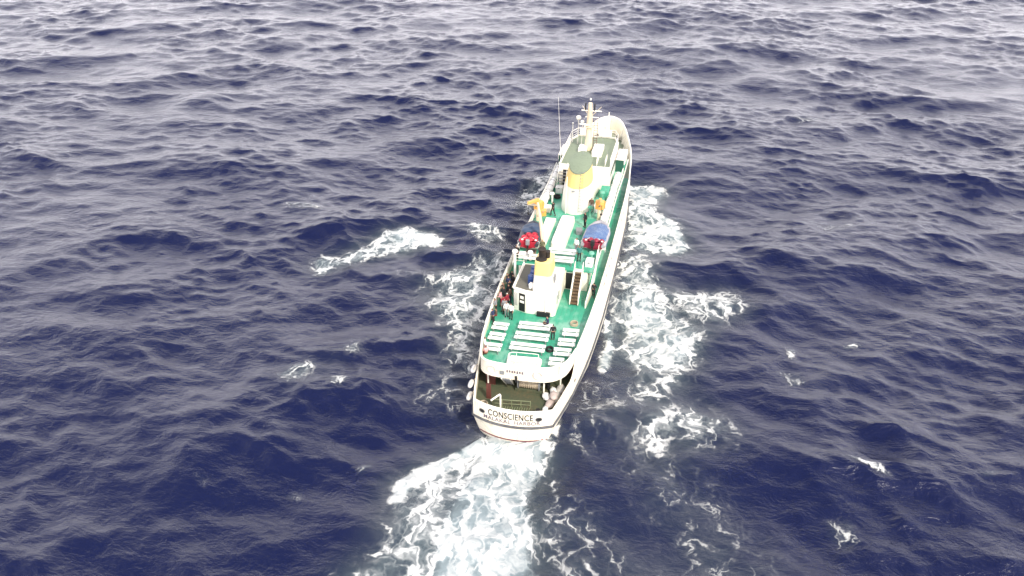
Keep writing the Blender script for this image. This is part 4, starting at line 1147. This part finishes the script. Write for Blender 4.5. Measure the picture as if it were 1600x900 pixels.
# ------------------------------------------------------------------ rescue boats
TUBE_S = mat('pale_grey_inflatable', (0.33, 0.32, 0.34), 0.5, wear=0.25)
TUBE_P = mat('charcoal_inflatable', (0.05, 0.055, 0.07), 0.5, wear=0.25)
TUBE_R = mat('red_inflatable', (0.42, 0.02, 0.04), 0.5, wear=0.25)
DKRED = mat('dark_red_hull', (0.26, 0.02, 0.045), 0.5, wear=0.25)
BLUE_T = mat('blue_tarpaulin', (0.065, 0.125, 0.27), 0.55, wear=0.65, wear_rgb=(0.26, 0.33, 0.42), scale=1.2, bump=0.5)
SLATE_T = mat('slate_blue_tarpaulin', (0.035, 0.06, 0.11), 0.6, wear=0.4, wear_rgb=(0.12, 0.15, 0.19), scale=1.2, bump=0.5)
def rib(loc, rz, tube_m, hull_m, tarp_m, tarp_cover, label, w=2.2, ln=5.0):
    r = empty('rescue_boat', loc, rz)
    tag(r, label, 'boat', 'inflatable rescue boats on the boat deck')
    h, l = w / 2 - .26, ln
    path = [(-h, 0, .85), (-h, l * .3, .85), (-h, l * .6, .88), (-h * .85, l * .78, .95), (-h * .45, l * .93, 1.05), (0, l, 1.1),
            (h * .45, l * .93, 1.05), (h * .85, l * .78, .95), (h, l * .6, .88), (h, l * .3, .85), (h, 0, .85)]
    m = MB(); m.tube(path, [.2] + [.27] * 9 + [.2], 10); m.build('pontoon', tube_m, r, True)
    m = MB(); m.loft([[(-h, y, .8), (-h * .5, y, .45), (0, y, .32), (h * .5, y, .45), (h, y, .8)] if y < l * .7 else [(-h * s, y, .85), (-h * .5 * s, y, .6), (0, y, .5), (h * .5 * s, y, .6), (h * s, y, .85)]
                      for y, s in ((0.12, 1), (l * .3, 1), (l * .6, 1), (l * .78, .8), (l * .95, .3))], False, False, False)
    m.loft([[(-h, .12, .8), (-h * .5, .12, .45), (0, .12, .32), (h * .5, .12, .45), (h, .12, .8)], [(-h, .1, .82), (-h * .5, .1, .81), (0, .1, .8), (h * .5, .1, .81), (h, .1, .82)]], False)
    m.build('boat_hull', hull_m, r, True)
    MB().box(-h + .1, h - .1, .08, .2, .5, 1.12).build('transom_board', hull_m, r, bevel=.03)
    # draped cover with a ridge and sagging cloth
    y0, y1 = tarp_cover
    rows = []
    n = 13
    for i in range(12):
        y = y0 + (y1 - y0) * i / 11
        taper = 1.0 if y < l * .6 else max(.7, 1 - .4 * ((y - l * .6) / (l * .42)) ** 1.6)
        row = []
        for k in range(n):
            u = -1 + 2 * k / (n - 1)
            z = 1.12 + .32 * (1 - abs(u)) ** .8 * (0.6 + .4 * math.sin(2.6 * i / 11 + .4)) - (.38 if abs(u) > .95 else 0) + .035 * math.sin(5.1 * i + 3 * u) - (.25 if i in (0, 11) else 0)
            row.append((u * (h + .28) * taper, y, z))
        rows.append(row)
    m = MB(); m.loft(rows, False)
    o = m.build('cover', tarp_m, r, True)
    sm = o.modifiers.new('thickness', 'SOLIDIFY'); sm.thickness = .03
    for k, x in enumerate((-h * .8, -h * .3, h * .25, h * .75)):
        m = MB(); m.ellipsoid((x, .5 + .2 * (k % 2), 1.1 + .06 * (k % 3)), .30, .36, .2); m.build('life_jacket_bundle', hull_m, r, True)
        if k % 3: continue
        m = MB(); m.ellipsoid((x + .1, .3, 1.28), .13, .1, .08); m.build('white_bundle', BENCHW, r, True)
    if tube_m is TUBE_P:
        for k, (x, y) in enumerate(((-h * .6, 1.3), (h * .1, 1.45), (h * .7, 1.25), (-h * .2, 1.9), (h * .5, 1.95))):
            m = MB(); m.ellipsoid((x, y, 1.08 + .05 * (k % 3)), .33, .3, .2); m.build('life_jacket_bundle', hull_m, r, True)
    m = MB(); m.box(-.2, .2, -.3, .06, .9, 1.5); m.build('outboard_cowl', BLACK if tube_m is TUBE_S else STEEL, r, bevel=.08)
    m = MB(); m.box(-.09, .09, -.22, .0, .05, .9); m.build('outboard_leg', BLACK, r, bevel=.03)
    for y in (l * .2, l * .62):
        MB().prism([(-h - .1, y - .08), (h + .1, y - .08), (h + .1, y + .08), (-h - .1, y + .08)], 0, lambda x, yy: .2 + .38 * abs(x) / h).build('cradle', WHITE2, r)
    m = MB()
    for s in (-1, 1): m.tube([(s * (h + .2), .3, .1), (s * (h + .22), .5, 1.0), (s * h * .4, .7, 1.35)], .025, 5)
    m.build('lashing', BENCHW, r, True)
    return r
rib((3.35, 21.9, Z_BOAT), R(-2), TUBE_S, DKRED, BLUE_T, (0.7, 4.6), 'pale grey inflatable rescue boat under a bright blue cover to starboard', 2.65, 5.1)
rib((-3.1, 20.6, Z_BOAT), R(4), TUBE_P, TUBE_R, SLATE_T, (2.3, 4.3), 'charcoal inflatable rescue boat with red gear and slate blue cover to port', 2.3, 4.7)

# ------------------------------------------------------------------ liferaft canisters
CAN = mat('white_fibreglass', (0.80, 0.79, 0.76), 0.35, wear=0.12)
def canister(x, y0, y1, z, label, r_=.40):
    o = empty('liferaft_canister', (x, (y0 + y1) / 2, z))
    tag(o, label, 'life raft', 'liferaft canisters along the boat deck')
    l = (y1 - y0) / 2
    m = MB(); m.tube([(0, -l, r_ + .2), (0, -l + .06, r_ + .2), (0, -l + .2, r_ + .2), (0, l - .2, r_ + .2), (0, l - .06, r_ + .2), (0, l, r_ + .2)], [.2, .32, r_, r_, .32, .2], 14); m.build('canister_shell', CAN, o, True)
    for y in (-l * .5, l * .5):
        m = MB(); m.tube([(0, y - .06, r_ + .2), (0, y + .06, r_ + .2)], r_ + .015, 14); m.build('strap', STEEL, o, True)
        MB().box(-.4, .4, y - .09, y + .09, 0, .3).build('cradle', STEEL, o)
    m = MB(); m.tube([(0, -.05, r_ + .2), (0, .05, r_ + .2)], r_ + .012, 14); m.build('seam_band', BENCHW, o, True)
for x, a, b, lab in ((3.62, 28.6, 31.5, 'white liferaft canister beside the starboard orange crane, aftermost on that side'),
                     (3.66, 31.9, 34.9, 'white liferaft canister second from aft along the starboard railing'),
                     (3.68, 35.3, 38.3, 'white liferaft canister third from aft along the starboard railing'),
                     (3.72, 39.0, 41.9, 'white liferaft canister abreast of the wheelhouse to starboard'),
                     (-3.62, 31.6, 34.6, 'white liferaft canister along the port railing, aftermost on that side'),
                     (-3.66, 35.2, 38.2, 'white liferaft canister along the port railing near the roof ladder'),
                     (-3.72, 39.2, 42.4, 'white liferaft canister abreast of the wheelhouse to port')):
    canister(x, a, b, Z_BOAT, lab)

SACKW = mat('dull_white_vinyl', (0.55, 0.54, 0.53), 0.5, wear=0.3)
# ------------------------------------------------------------------ fenders, sacks, drums and bundles
for (x, y, z, lab) in ((-4.42, 4.3, 3.55, 'white fender hanging outboard at the port quarter, highest of three'),
                       (-4.22, 2.6, 3.2, 'white fender hanging outboard at the port quarter, middle of three'),
                       (-4.05, 1.5, 2.75, 'white fender hanging outboard at the port quarter, lowest of three')):
    o = empty('fender', (x, y, z)); tag(o, lab, 'fender', 'white fenders at the port quarter')
    m = MB(); m.tube([(0, -.5, .3), (0, -.4, .3), (0, -.2, .3), (0, .25, .3), (0, .45, .3), (0, .55, .3)], [.07, .17, .22, .22, .17, .07], 12); m.build('fender_body', SACKW, o, True)
    m = MB(); m.tube([(0, -.5, .3), (.2, -.3, .75), (.42, -.1, 1.0)], .02, 5); m.build('lanyard', ROPE, o, True)
SACK = mat('pale_sackcloth', (0.50, 0.47, 0.43), 0.85, wear=0.35, scale=3.0)
SACK2 = mat('pinkish_sackcloth', (0.48, 0.40, 0.37), 0.85, wear=0.35, scale=3.0)
def sack(x, y, z, rz, sx, sy, sz, material, lab):
    o = empty('sack', (x, y, z), rz); tag(o, lab, 'sack', 'sacks piled at the starboard stern bulwark')
    rings = []
    for i in range(9):
        t = -1 + 2 * i / 8
        w = (1 - abs(t) ** 3.2) ** .5 if abs(t) < 1 else .12
        w = max(w, .14)
        rings.append([(sx * w * math.cos(a) * (1 + .07 * math.sin(3 * a + i)), sy * t, sz * .52 + sz * .5 * w * math.sin(a) * (1 + .08 * math.cos(2 * a + 1.7 * i))) for a in [2 * math.pi * k / 12 for k in range(12)]])
    MB().loft(rings, True, True, True).build('bag', material, o, True)
    m = MB(); m.tube([(0, sy * .92, sz * .5), (0, sy * 1.0, sz * .55), (.03, sy * 1.12, sz * .62)], [.07, .04, .09], 7); m.build('tied_neck', material, o, True)
for a in ((2.55, 1.5, Z_MAIN, .3, .26, .42, .42, CAN, 'small white sack at the after end of the starboard pile'),
          (2.75, 2.4, Z_MAIN, -.2, .36, .62, .5, SACK2, 'pinkish sack lying second from aft in the starboard pile'),
          (3.05, 3.3, Z_MAIN, -.15, .38, .7, .55, SACK, 'grey sack in the middle of the starboard pile'),
          (2.3, 3.25, Z_MAIN, .6, .34, .5, .52, CAN, 'white sack inboard of the starboard pile near the winch'),
          (2.95, 2.95, Z_MAIN + .5, .2, .32, .55, .42, SACK2, 'pinkish sack on top of the starboard pile'),
          (3.25, 4.5, Z_MAIN, -.1, .36, .62, .5, SACK, 'grey sack at the forward end of the starboard pile'),
          (2.75, 4.1, Z_MAIN, .4, .3, .5, .5, CAN, 'white sack beside the deck post by the starboard pile')):
    sack(*a)
BLUE_D = mat('blue_plastic_drum', (0.02, 0.06, 0.22), 0.4, wear=0.2)
def drum(x, y, z, lab, material=BLUE_D, r_=.30, h=.9):
    o = empty('drum', (x, y, z)); tag(o, lab, 'drum', 'drums on the after deckhouse roof')
    m = MB(); m.tube([(0, 0, 0), (0, 0, .04), (0, 0, h * .33), (0, 0, h * .35), (0, 0, h * .37), (0, 0, h * .64), (0, 0, h * .66), (0, 0, h * .68), (0, 0, h - .04), (0, 0, h)],
                     [r_ * .94, r_, r_, r_ * 1.05, r_, r_, r_ * 1.05, r_, r_, r_ * .93], 16); m.build('drum_body', material, o, True)
    m = MB(); m.tube([(.12, 0, h), (.12, 0, h + .03)], .05, 8); m.build('bung', BLACK, o, True)
drum(-1.45, 14.35, 7.17, 'blue plastic drum on the grey roof, nearest the stern')
drum(-1.4, 15.2, 7.17, 'blue plastic drum on the grey roof, middle of three')
drum(-1.5, 16.1, 7.17, 'blue plastic drum on the grey roof, nearest the bow')
jug = empty('jerrycan', (-1.25, 13.55, 7.17), .4); tag(jug, 'white plastic jerrycan on the grey roof beside the exhaust casing', 'jerrycan')
MB().loft([rr_ring(0, 0, .22, .15, 0, 5, 16), rr_ring(0, 0, .24, .17, .08, 5, 16), rr_ring(0, 0, .24, .17, .4, 5, 16), rr_ring(0, 0, .12, .1, .52, 3, 16)], True, True, True).build('can_body', CAN, jug, True)
m = MB(); m.tube([(-.12, 0, .48), (-.1, 0, .6), (.08, 0, .6), (.12, 0, .5)], .025, 6); m.build('can_handle', CAN, jug, True)
# benches of gas bottles and coils: a few black coils of rope / hose
def coil(x, y, z, r_, material, lab):
    o = empty('rope_coil', (x, y, z)); tag(o, lab, 'rope coil', 'coils lying on deck')
    for k in range(4):
        rr_ = r_ * (1 - .05 * (k % 2))
        m = MB(); m.tube([(rr_ * math.cos(a), rr_ * math.sin(a), .05 + .075 * k) for a in [2 * math.pi * j / 16 for j in range(17)]], .045, 6, False); m.build('rope_turn', material, o, True)
coil(-2.55, 34.6, Z_BOAT, .38, BLACK, 'black hose coil on the shaded green deck to port of the main funnel')
coil(1.75, 7.3, Z_DECK, .32, BLACK, 'black hose coil in the starboard aisle at the third bench row')
coil(3.2, 11.9, Z_DECK, .34, ROPE, 'pale rope coil on the open green deck abaft the stairs')
coil(-2.75, 1.2, Z_MAIN, .36, ROPE, 'pale rope coil in the port corner of the mooring deck')

# ------------------------------------------------------------------ people
def skin_body(J, bones, radii):
    me = bpy.data.meshes.new('body')
    names = list(J)
    me.from_pydata([J[n] for n in names], [(names.index(a), names.index(b)) for a, b in bones], [])
    o = bpy.data.objects.new('body', me); COL.objects.link(o)
    o.modifiers.new('skin', 'SKIN').use_smooth_shade = True
    for i, n in enumerate(names):
        r_ = radii[n]
        me.skin_vertices[0].data[i].radius = r_ if isinstance(r_, tuple) else (r_, r_)
        me.skin_vertices[0].data[i].use_root = (n == 'pelvis')
    s = o.modifiers.new('sub', 'SUBSURF'); s.levels = 1; s.render_levels = 1
    bpy.context.view_layer.update()
    out = bpy.data.meshes.new_from_object(o.evaluated_get(bpy.context.evaluated_depsgraph_get()))
    bpy.data.objects.remove(o, do_unlink=True)
    out.polygons.foreach_set('use_smooth', [True] * len(out.polygons))
    return out

def pose_joints(pose):
    J = dict(pelvis=(0, 0, .95), waist=(0, .01, 1.08), chest=(0, .01, 1.3), neck=(0, 0, 1.46), head=(0, .01, 1.58), crown=(0, -.005, 1.68), nose=(0, .125, 1.585),
             shL=(-.18, 0, 1.40), elL=(-.25, -.03, 1.13), wrL=(-.25, .07, .90), haL=(-.25, .09, .83),
             shR=(.18, 0, 1.40), elR=(.25, -.03, 1.13), wrR=(.25, .07, .90), haR=(.25, .09, .83),
             hipL=(-.10, 0, .90), knL=(-.11, .02, .50), anL=(-.11, -.02, .09), toL=(-.12, .15, .04),
             hipR=(.10, 0, .90), knR=(.11, .02, .50), anR=(.11, -.02, .09), toR=(.12, .15, .04))
    if pose == 'lean':        # forearms forward on a rail
        J.update(elL=(-.26, .10, 1.15), wrL=(-.16, .34, 1.12), haL=(-.12, .41, 1.12), elR=(.26, .10, 1.15), wrR=(.16, .34, 1.12), haR=(.12, .41, 1.12),
                 chest=(0, .06, 1.29), neck=(0, .10, 1.44), head=(0, .13, 1.56), crown=(0, .12, 1.66), nose=(0, .245, 1.55), shL=(-.18, .07, 1.39), shR=(.18, .07, 1.39))
    if pose == 'walk':
        J.update(knL=(-.10, .20, .53), anL=(-.10, .16, .11), toL=(-.11, .32, .09), knR=(.10, -.06, .50), anR=(.10, -.28, .13), toR=(.11, -.14, .04),
                 elL=(-.25, -.14, 1.15), wrL=(-.24, -.14, .92), haL=(-.24, -.12, .85), elR=(.25, .06, 1.14), wrR=(.23, .24, .98), haR=(.22, .30, .94))
    if pose == 'sit':
        J.update(pelvis=(0, 0, .56), waist=(0, .0, .69), chest=(0, .03, .90), neck=(0, .05, 1.06), head=(0, .07, 1.18), crown=(0, .06, 1.28), nose=(0, .185, 1.18),
                 shL=(-.18, .03, 1.0), elL=(-.24, .08, .75), wrL=(-.16, .30, .66), haL=(-.13, .37, .65), shR=(.18, .03, 1.0), elR=(.24, .08, .75), wrR=(.16, .30, .66), haR=(.13, .37, .65),
                 hipL=(-.10, .04, .55), knL=(-.13, .44, .52), anL=(-.13, .42, .10), toL=(-.14, .58, .04), hipR=(.10, .04, .55), knR=(.13, .44, .52), anR=(.13, .42, .10), toR=(.14, .58, .04))
    return J
BODY = {}
def body_meshes(pose):
    if pose in BODY: return BODY[pose]
    J = pose_joints(pose)
    bones = [('pelvis', 'waist'), ('waist', 'chest'), ('chest', 'neck'), ('neck', 'head'), ('head', 'crown'), ('head', 'nose')]
    rad = dict(pelvis=(.15, .115), waist=(.135, .1), chest=(.165, .115), neck=.058, head=(.082, .1), crown=(.06, .075), nose=.016)
    for s in 'LR':
        bones += [('chest', 'sh' + s), ('sh' + s, 'el' + s), ('el' + s, 'wr' + s), ('wr' + s, 'ha' + s), ('pelvis', 'hip' + s), ('hip' + s, 'kn' + s), ('kn' + s, 'an' + s), ('an' + s, 'to' + s)]
        rad.update({'sh' + s: .068, 'el' + s: .046, 'wr' + s: .032, 'ha' + s: (.042, .022), 'hip' + s: .095, 'kn' + s: .062, 'an' + s: .045, 'to' + s: .042})
        w, h = Vector(J['wr' + s]), Vector(J['ha' + s])
        d = (h - w).normalized()
        side = d.cross(Vector((0, 0, 1)))
        side = side.normalized() if side.length > .3 else Vector((0, 1, 0))
        curl = Vector((0, .3, -.2)) if pose != 'sit' else Vector((0, .2, -.3))
        for k, (o_, ln) in enumerate(((-.03, .062), (-.01, .075), (.01, .07), (.03, .055))):
            a = h + side * o_ + d * .03; b = a + d * ln * .55; c = b + (d + curl).normalized() * ln * .5
            J['f%d%s' % (k, s)], J['g%d%s' % (k, s)], J['e%d%s' % (k, s)] = tuple(a), tuple(b), tuple(c)
            bones += [('ha' + s, 'f%d%s' % (k, s)), ('f%d%s' % (k, s), 'g%d%s' % (k, s)), ('g%d%s' % (k, s), 'e%d%s' % (k, s))]
            rad.update({'f%d%s' % (k, s): .010, 'g%d%s' % (k, s): .009, 'e%d%s' % (k, s): .0075})
        t1 = w + d * .03 + side * .045; t2 = t1 + d * .04 + side * .015
        J['t1' + s], J['t2' + s] = tuple(t1), tuple(t2)
        bones += [('wr' + s, 't1' + s), ('t1' + s, 't2' + s)]
        rad.update({'t1' + s: .012, 't2' + s: .009})
    me = skin_body(J, bones, rad)
    # cloth and hair are cut from the body surface and lifted off it
    co = [v.co.copy() for v in me.vertices]
    segs = [(a, b, Vector(J[a]), Vector(J[b])) for a, b in bones]
    cls = []
    hc = Vector(J['head'])
    for p in co:
        best, c = 9, ''
        for a, b, A, B in segs:
            d = B - A
            t = max(0, min(1, (p - A).dot(d) / max(d.length_squared, 1e-9)))
            q = (p - A - d * t).length - (rad[a] if not isinstance(rad[a], tuple) else rad[a][0]) * (1 - t) - (rad[b] if not isinstance(rad[b], tuple) else rad[b][0]) * t
            if q < best: best, c = q, (a, b, t)
        a, b, t = c
        k = 'skin'
        if a in ('waist', 'chest') and b in ('chest', 'neck') and not (b == 'neck' and t > .6): k = 'shirt'
        elif a == 'pelvis' and b == 'waist': k = 'shirt' if t > .25 else 'trousers'
        elif b[:2] == 'sh' or a[:2] == 'sh' or (a[:2] == 'el' and t < .75): k = 'shirt'
        elif b[:3] == 'hip' or a[:3] == 'hip' or (a[:2] == 'kn' and t < .85): k = 'trousers'
        elif a[:2] in ('an', 'kn'): k = 'shoes'
        elif a in ('head', 'neck') or b == 'crown':
            if (p.z > hc.z + .045 or (p.y < hc.y - .02 and p.z > hc.z - .05)) and b != 'nose': k = 'hair'
        cls.append(k)
    res = {'body': me}
    for k, lift in (('shirt', .014), ('trousers', .012), ('shoes', .012), ('hair', .016)):
        vs, fs, mp = [], [], {}
        for p in me.polygons:
            n_in = sum(cls[i] == k for i in p.vertices)
            if n_in * 2 > len(p.vertices):
                f = []
                for i in p.vertices:
                    if i not in mp:
                        mp[i] = len(vs); vs.append(co[i] + me.vertices[i].normal * lift)
                    f.append(mp[i])
                fs.append(f)
        m2 = bpy.data.meshes.new(k); m2.from_pydata(vs, [], fs); m2.update()
        m2.polygons.foreach_set('use_smooth', [True] * len(m2.polygons))
        m2.materials.append(None)
        res[k] = m2
    me.materials.append(None)
    BODY[pose] = res
    return res
SKIN = mat('skin', (0.36, 0.20, 0.13), 0.55, wear=0.05)
CL = {n: mat('cloth_' + n, c, 0.85, wear=0.25, scale=4.0) for n, c in dict(
    white=(0.72, 0.72, 0.70), black=(0.015, 0.015, 0.018), grey=(0.22, 0.22, 0.23), maroon=(0.22, 0.015, 0.03), pink=(0.62, 0.33, 0.34), navy=(0.02, 0.03, 0.08),
    brown=(0.10, 0.06, 0.045), red=(0.5, 0.03, 0.04), olive=(0.09, 0.09, 0.05), teal=(0.03, 0.16, 0.14)).items()}
def person(x, y, z, rz, pose, shirt, trousers, hair, label, s=1.0):
    ms_ = body_meshes(pose)
    root = link('person', ms_['body'])
    root.location = (x, y, z); root.rotation_euler = (0, 0, R(rz)); root.scale = (s, s, s)
    root.material_slots[0].link = 'OBJECT'; root.material_slots[0].material = SKIN
    for part, mm in (('shirt', CL[shirt]), ('trousers', CL[trousers]), ('shoes', CL['black']), ('hair', CL[hair])):
        c = link(part, ms_[part], root)
        c.material_slots[0].link = 'OBJECT'; c.material_slots[0].material = mm
    tag(root, label, 'person', 'people on deck')
for a in (
    (-2.75, 11.55, Z_DECK, 160, 'stand', 'white', 'black', 'black', 'person in white top and black trousers standing at the after deckhouse corner', 1.05),
    (-3.25, 11.85, Z_DECK, 200, 'stand', 'white', 'grey', 'brown', 'person in white top and grey trousers beside the after deckhouse corner', 1.0),
    (-3.8, 12.7, Z_DECK, 60, 'stand', 'maroon', 'grey', 'black', 'person in maroon jacket and grey trousers in the port side passage', 1.06),
    (-3.55, 13.3, Z_DECK, 250, 'stand', 'maroon', 'black', 'white', 'person in maroon jacket and white cap in the port side passage', 1.04),
    (-4.05, 11.2, Z_DECK, 100, 'sit', 'brown', 'maroon', 'brown', 'person in brown jacket and maroon trousers sitting low by the port rail', .95),
    (-4.1, 14.3, Z_DECK, 180, 'stand', 'black', 'black', 'black', 'person all in black in the port passage beside the pink shirt', 1.07),
    (-3.75, 14.9, Z_DECK, 150, 'stand', 'black', 'navy', 'black', 'person in black jacket and navy trousers in the port passage', 1.06),
    (-4.2, 13.6, Z_DECK, 90, 'lean', 'pink', 'black', 'black', 'person in pale pink shirt leaning on the port rail', 1.02),
    (-4.35, 12.2, Z_DECK, 90, 'lean', 'grey', 'black', 'black', 'person in grey top leaning out over the port rail', 1.02),
    (-3.85, 15.7, Z_DECK, 200, 'walk', 'black', 'black', 'brown', 'brown haired person in black walking aft in the port passage', 1.05),
    (-4.15, 16.5, Z_DECK, 170, 'stand', 'navy', 'grey', 'black', 'person in navy top and grey trousers in the port passage', 1.03),
    (-3.75, 16.9, Z_DECK, 140, 'stand', 'black', 'grey', 'black', 'person in black jacket and grey trousers in the port passage', 1.05),
    (-4.05, 17.6, Z_DECK, 190, 'stand', 'black', 'brown', 'brown', 'person in black jacket and brown trousers, foremost in the port passage', 1.05),
    (-4.3, 15.3, Z_DECK, 110, 'lean', 'brown', 'black', 'black', 'person in brown jacket leaning on the port rail amid the crowd', 1.04),
    (-4.25, 17.1, Z_DECK, 100, 'lean', 'black', 'olive', 'black', 'person in black jacket and olive trousers leaning on the port rail', 1.05),
    (-3.8, 18.6, Z_BOAT, 160, 'stand', 'black', 'black', 'brown', 'brown haired person in black at the after port corner of the boat deck', 1.05),
    (-3.5, 14.2, Z_DECK, 230, 'stand', 'brown', 'navy', 'black', 'person in brown jacket and navy trousers in the port passage', 1.04),
    (-4.15, 10.4, Z_DECK, 80, 'lean', 'navy', 'black', 'black', 'person in navy top leaning on the port rail beside the foremost short bench', 1.0),
    (-3.55, 12.3, Z_DECK, 185, 'stand', 'grey', 'black', 'brown', 'person in grey jacket just abaft the deckhouse door', 1.02),
    (1.72, 9.0, Z_DECK, 20, 'stand', 'black', 'black', 'black', 'person in black standing in the starboard bench aisle', 1.0),
    (0.9, 10.9, Z_DECK, 120, 'sit', 'navy', 'black', 'black', 'person in navy sitting at the end of the first middle bench', .98),
    (-3.45, 5.0, Z_DECK, 30, 'sit', 'pink', 'maroon', 'black', 'person in pink top and maroon trousers sitting in the port after corner', .98),
    (-3.75, 5.75, Z_DECK, -70, 'stand', 'white', 'pink', 'black', 'person in white top standing by the port after rail', .98),
    (4.25, 17.2, Z_DECK, 0, 'walk', 'black', 'black', 'black', 'person in black walking along the starboard side passage', 1.0),
    (1.75, 27.6, Z_BOAT, 130, 'stand', 'black', 'black', 'black', 'person in black standing forward of the blue covered boat', 1.05),
    (1.85, 31.6, Z_BOAT, 170, 'stand', 'brown', 'grey', 'black', 'person in brown jacket standing at the foot of the main funnel', 1.05),
    (-2.15, 29.6, Z_BOAT, 60, 'walk', 'black', 'black', 'black', 'person in black crossing the green deck abaft the main funnel', 1.05),
    (2.3, 19.9, Z_BOAT, 190, 'stand', 'teal', 'black', 'black', 'person in dark teal top at the head of the stairs', 1.03),
    (1.75, 21.6, Z_BOAT, 150, 'stand', 'white', 'grey', 'black', 'person in white top beside the stern of the blue covered boat', 1.03),
    (-1.55, 20.4, Z_BOAT, 200, 'stand', 'olive', 'black', 'brown', 'person in olive jacket at the foot of the cream derrick post', 1.03),
    (-3.0, 27.0, Z_BOAT, 90, 'lean', 'grey', 'navy', 'black', 'person in grey top beside the port orange crane', 1.0),
):
    person(*a)
# wooden shipping crate and dark bags by the port passage
def crate(x, y, z, w, d, h, lab):
    o = empty('crate', (x, y, z)); tag(o, lab, 'crate')
    MB().box(-w / 2 + .02, w / 2 - .02, -d / 2 + .02, d / 2 - .02, 0.01, h - .02).build('liner', BLACK, o)
    for k in range(4):
        z0 = h * k / 4
        for (x0, x1, y0, y1) in ((-w / 2, w / 2, -d / 2 - .02, -d / 2 + .02), (-w / 2, w / 2, d / 2 - .02, d / 2 + .02), (-w / 2 - .02, -w / 2 + .019, -d / 2 + .021, d / 2 - .021), (w / 2 - .019, w / 2 + .02, -d / 2 + .021, d / 2 - .021)):
            MB().box(x0, x1, y0, y1, z0 + .01, z0 + h / 4 - .01).build('slat', WOOD, o)
crate(-2.6, 19.9, Z_BOAT, .9, .7, .6, 'brown slatted wooden crate on the boat deck near the red boat')

# small gear about the boat deck
def gear_box(x, y, z, rz, w, d, h, material, lab):
    o = empty('gear_box', (x, y, z), rz); tag(o, lab, 'box', 'gear boxes on the boat deck')
    MB().box(-w / 2, w / 2, -d / 2, d / 2, 0, h).build('box_body', material, o, bevel=.03)
    MB().box(-w / 2 - .03, w / 2 + .03, -d / 2 - .03, d / 2 + .03, h + .002, h + .06).build('lid', material, o, bevel=.02)
    MB().box(-.1, .1, -d / 2 - .06, -d / 2 - .035, h - .08, h + .03).build('latch', STEEL, o)
for a in ((-3.4, 19.4, Z_BOAT, .1, .9, .6, .5, BENCHW, 'white lidded box near the port railing abaft the red gear boat'),
          (3.45, 19.3, Z_BOAT, -.05, .7, 1.0, .55, BENCHW, 'white lidded box on the boat deck to starboard of the stairhead'),
          (1.35, 26.0, Z_BOAT, .2, .6, .8, .45, STEEL, 'grey lidded box between the hatch trunk and the blue covered boat'),
          (2.55, 31.9, Z_BOAT, 0, .7, .9, .8, BENCHW, 'white lidded box between the main funnel and the starboard canisters'),
          (-2.6, 36.2, Z_BOAT, 0, .8, .8, .7, BENCHW, 'white lidded box at the foot of the roof ladder'),
          (-3.3, 29.6, Z_BOAT, .3, .7, .7, .6, ORANGE, 'orange lidded box forward of the port crane')):
    gear_box(*a)
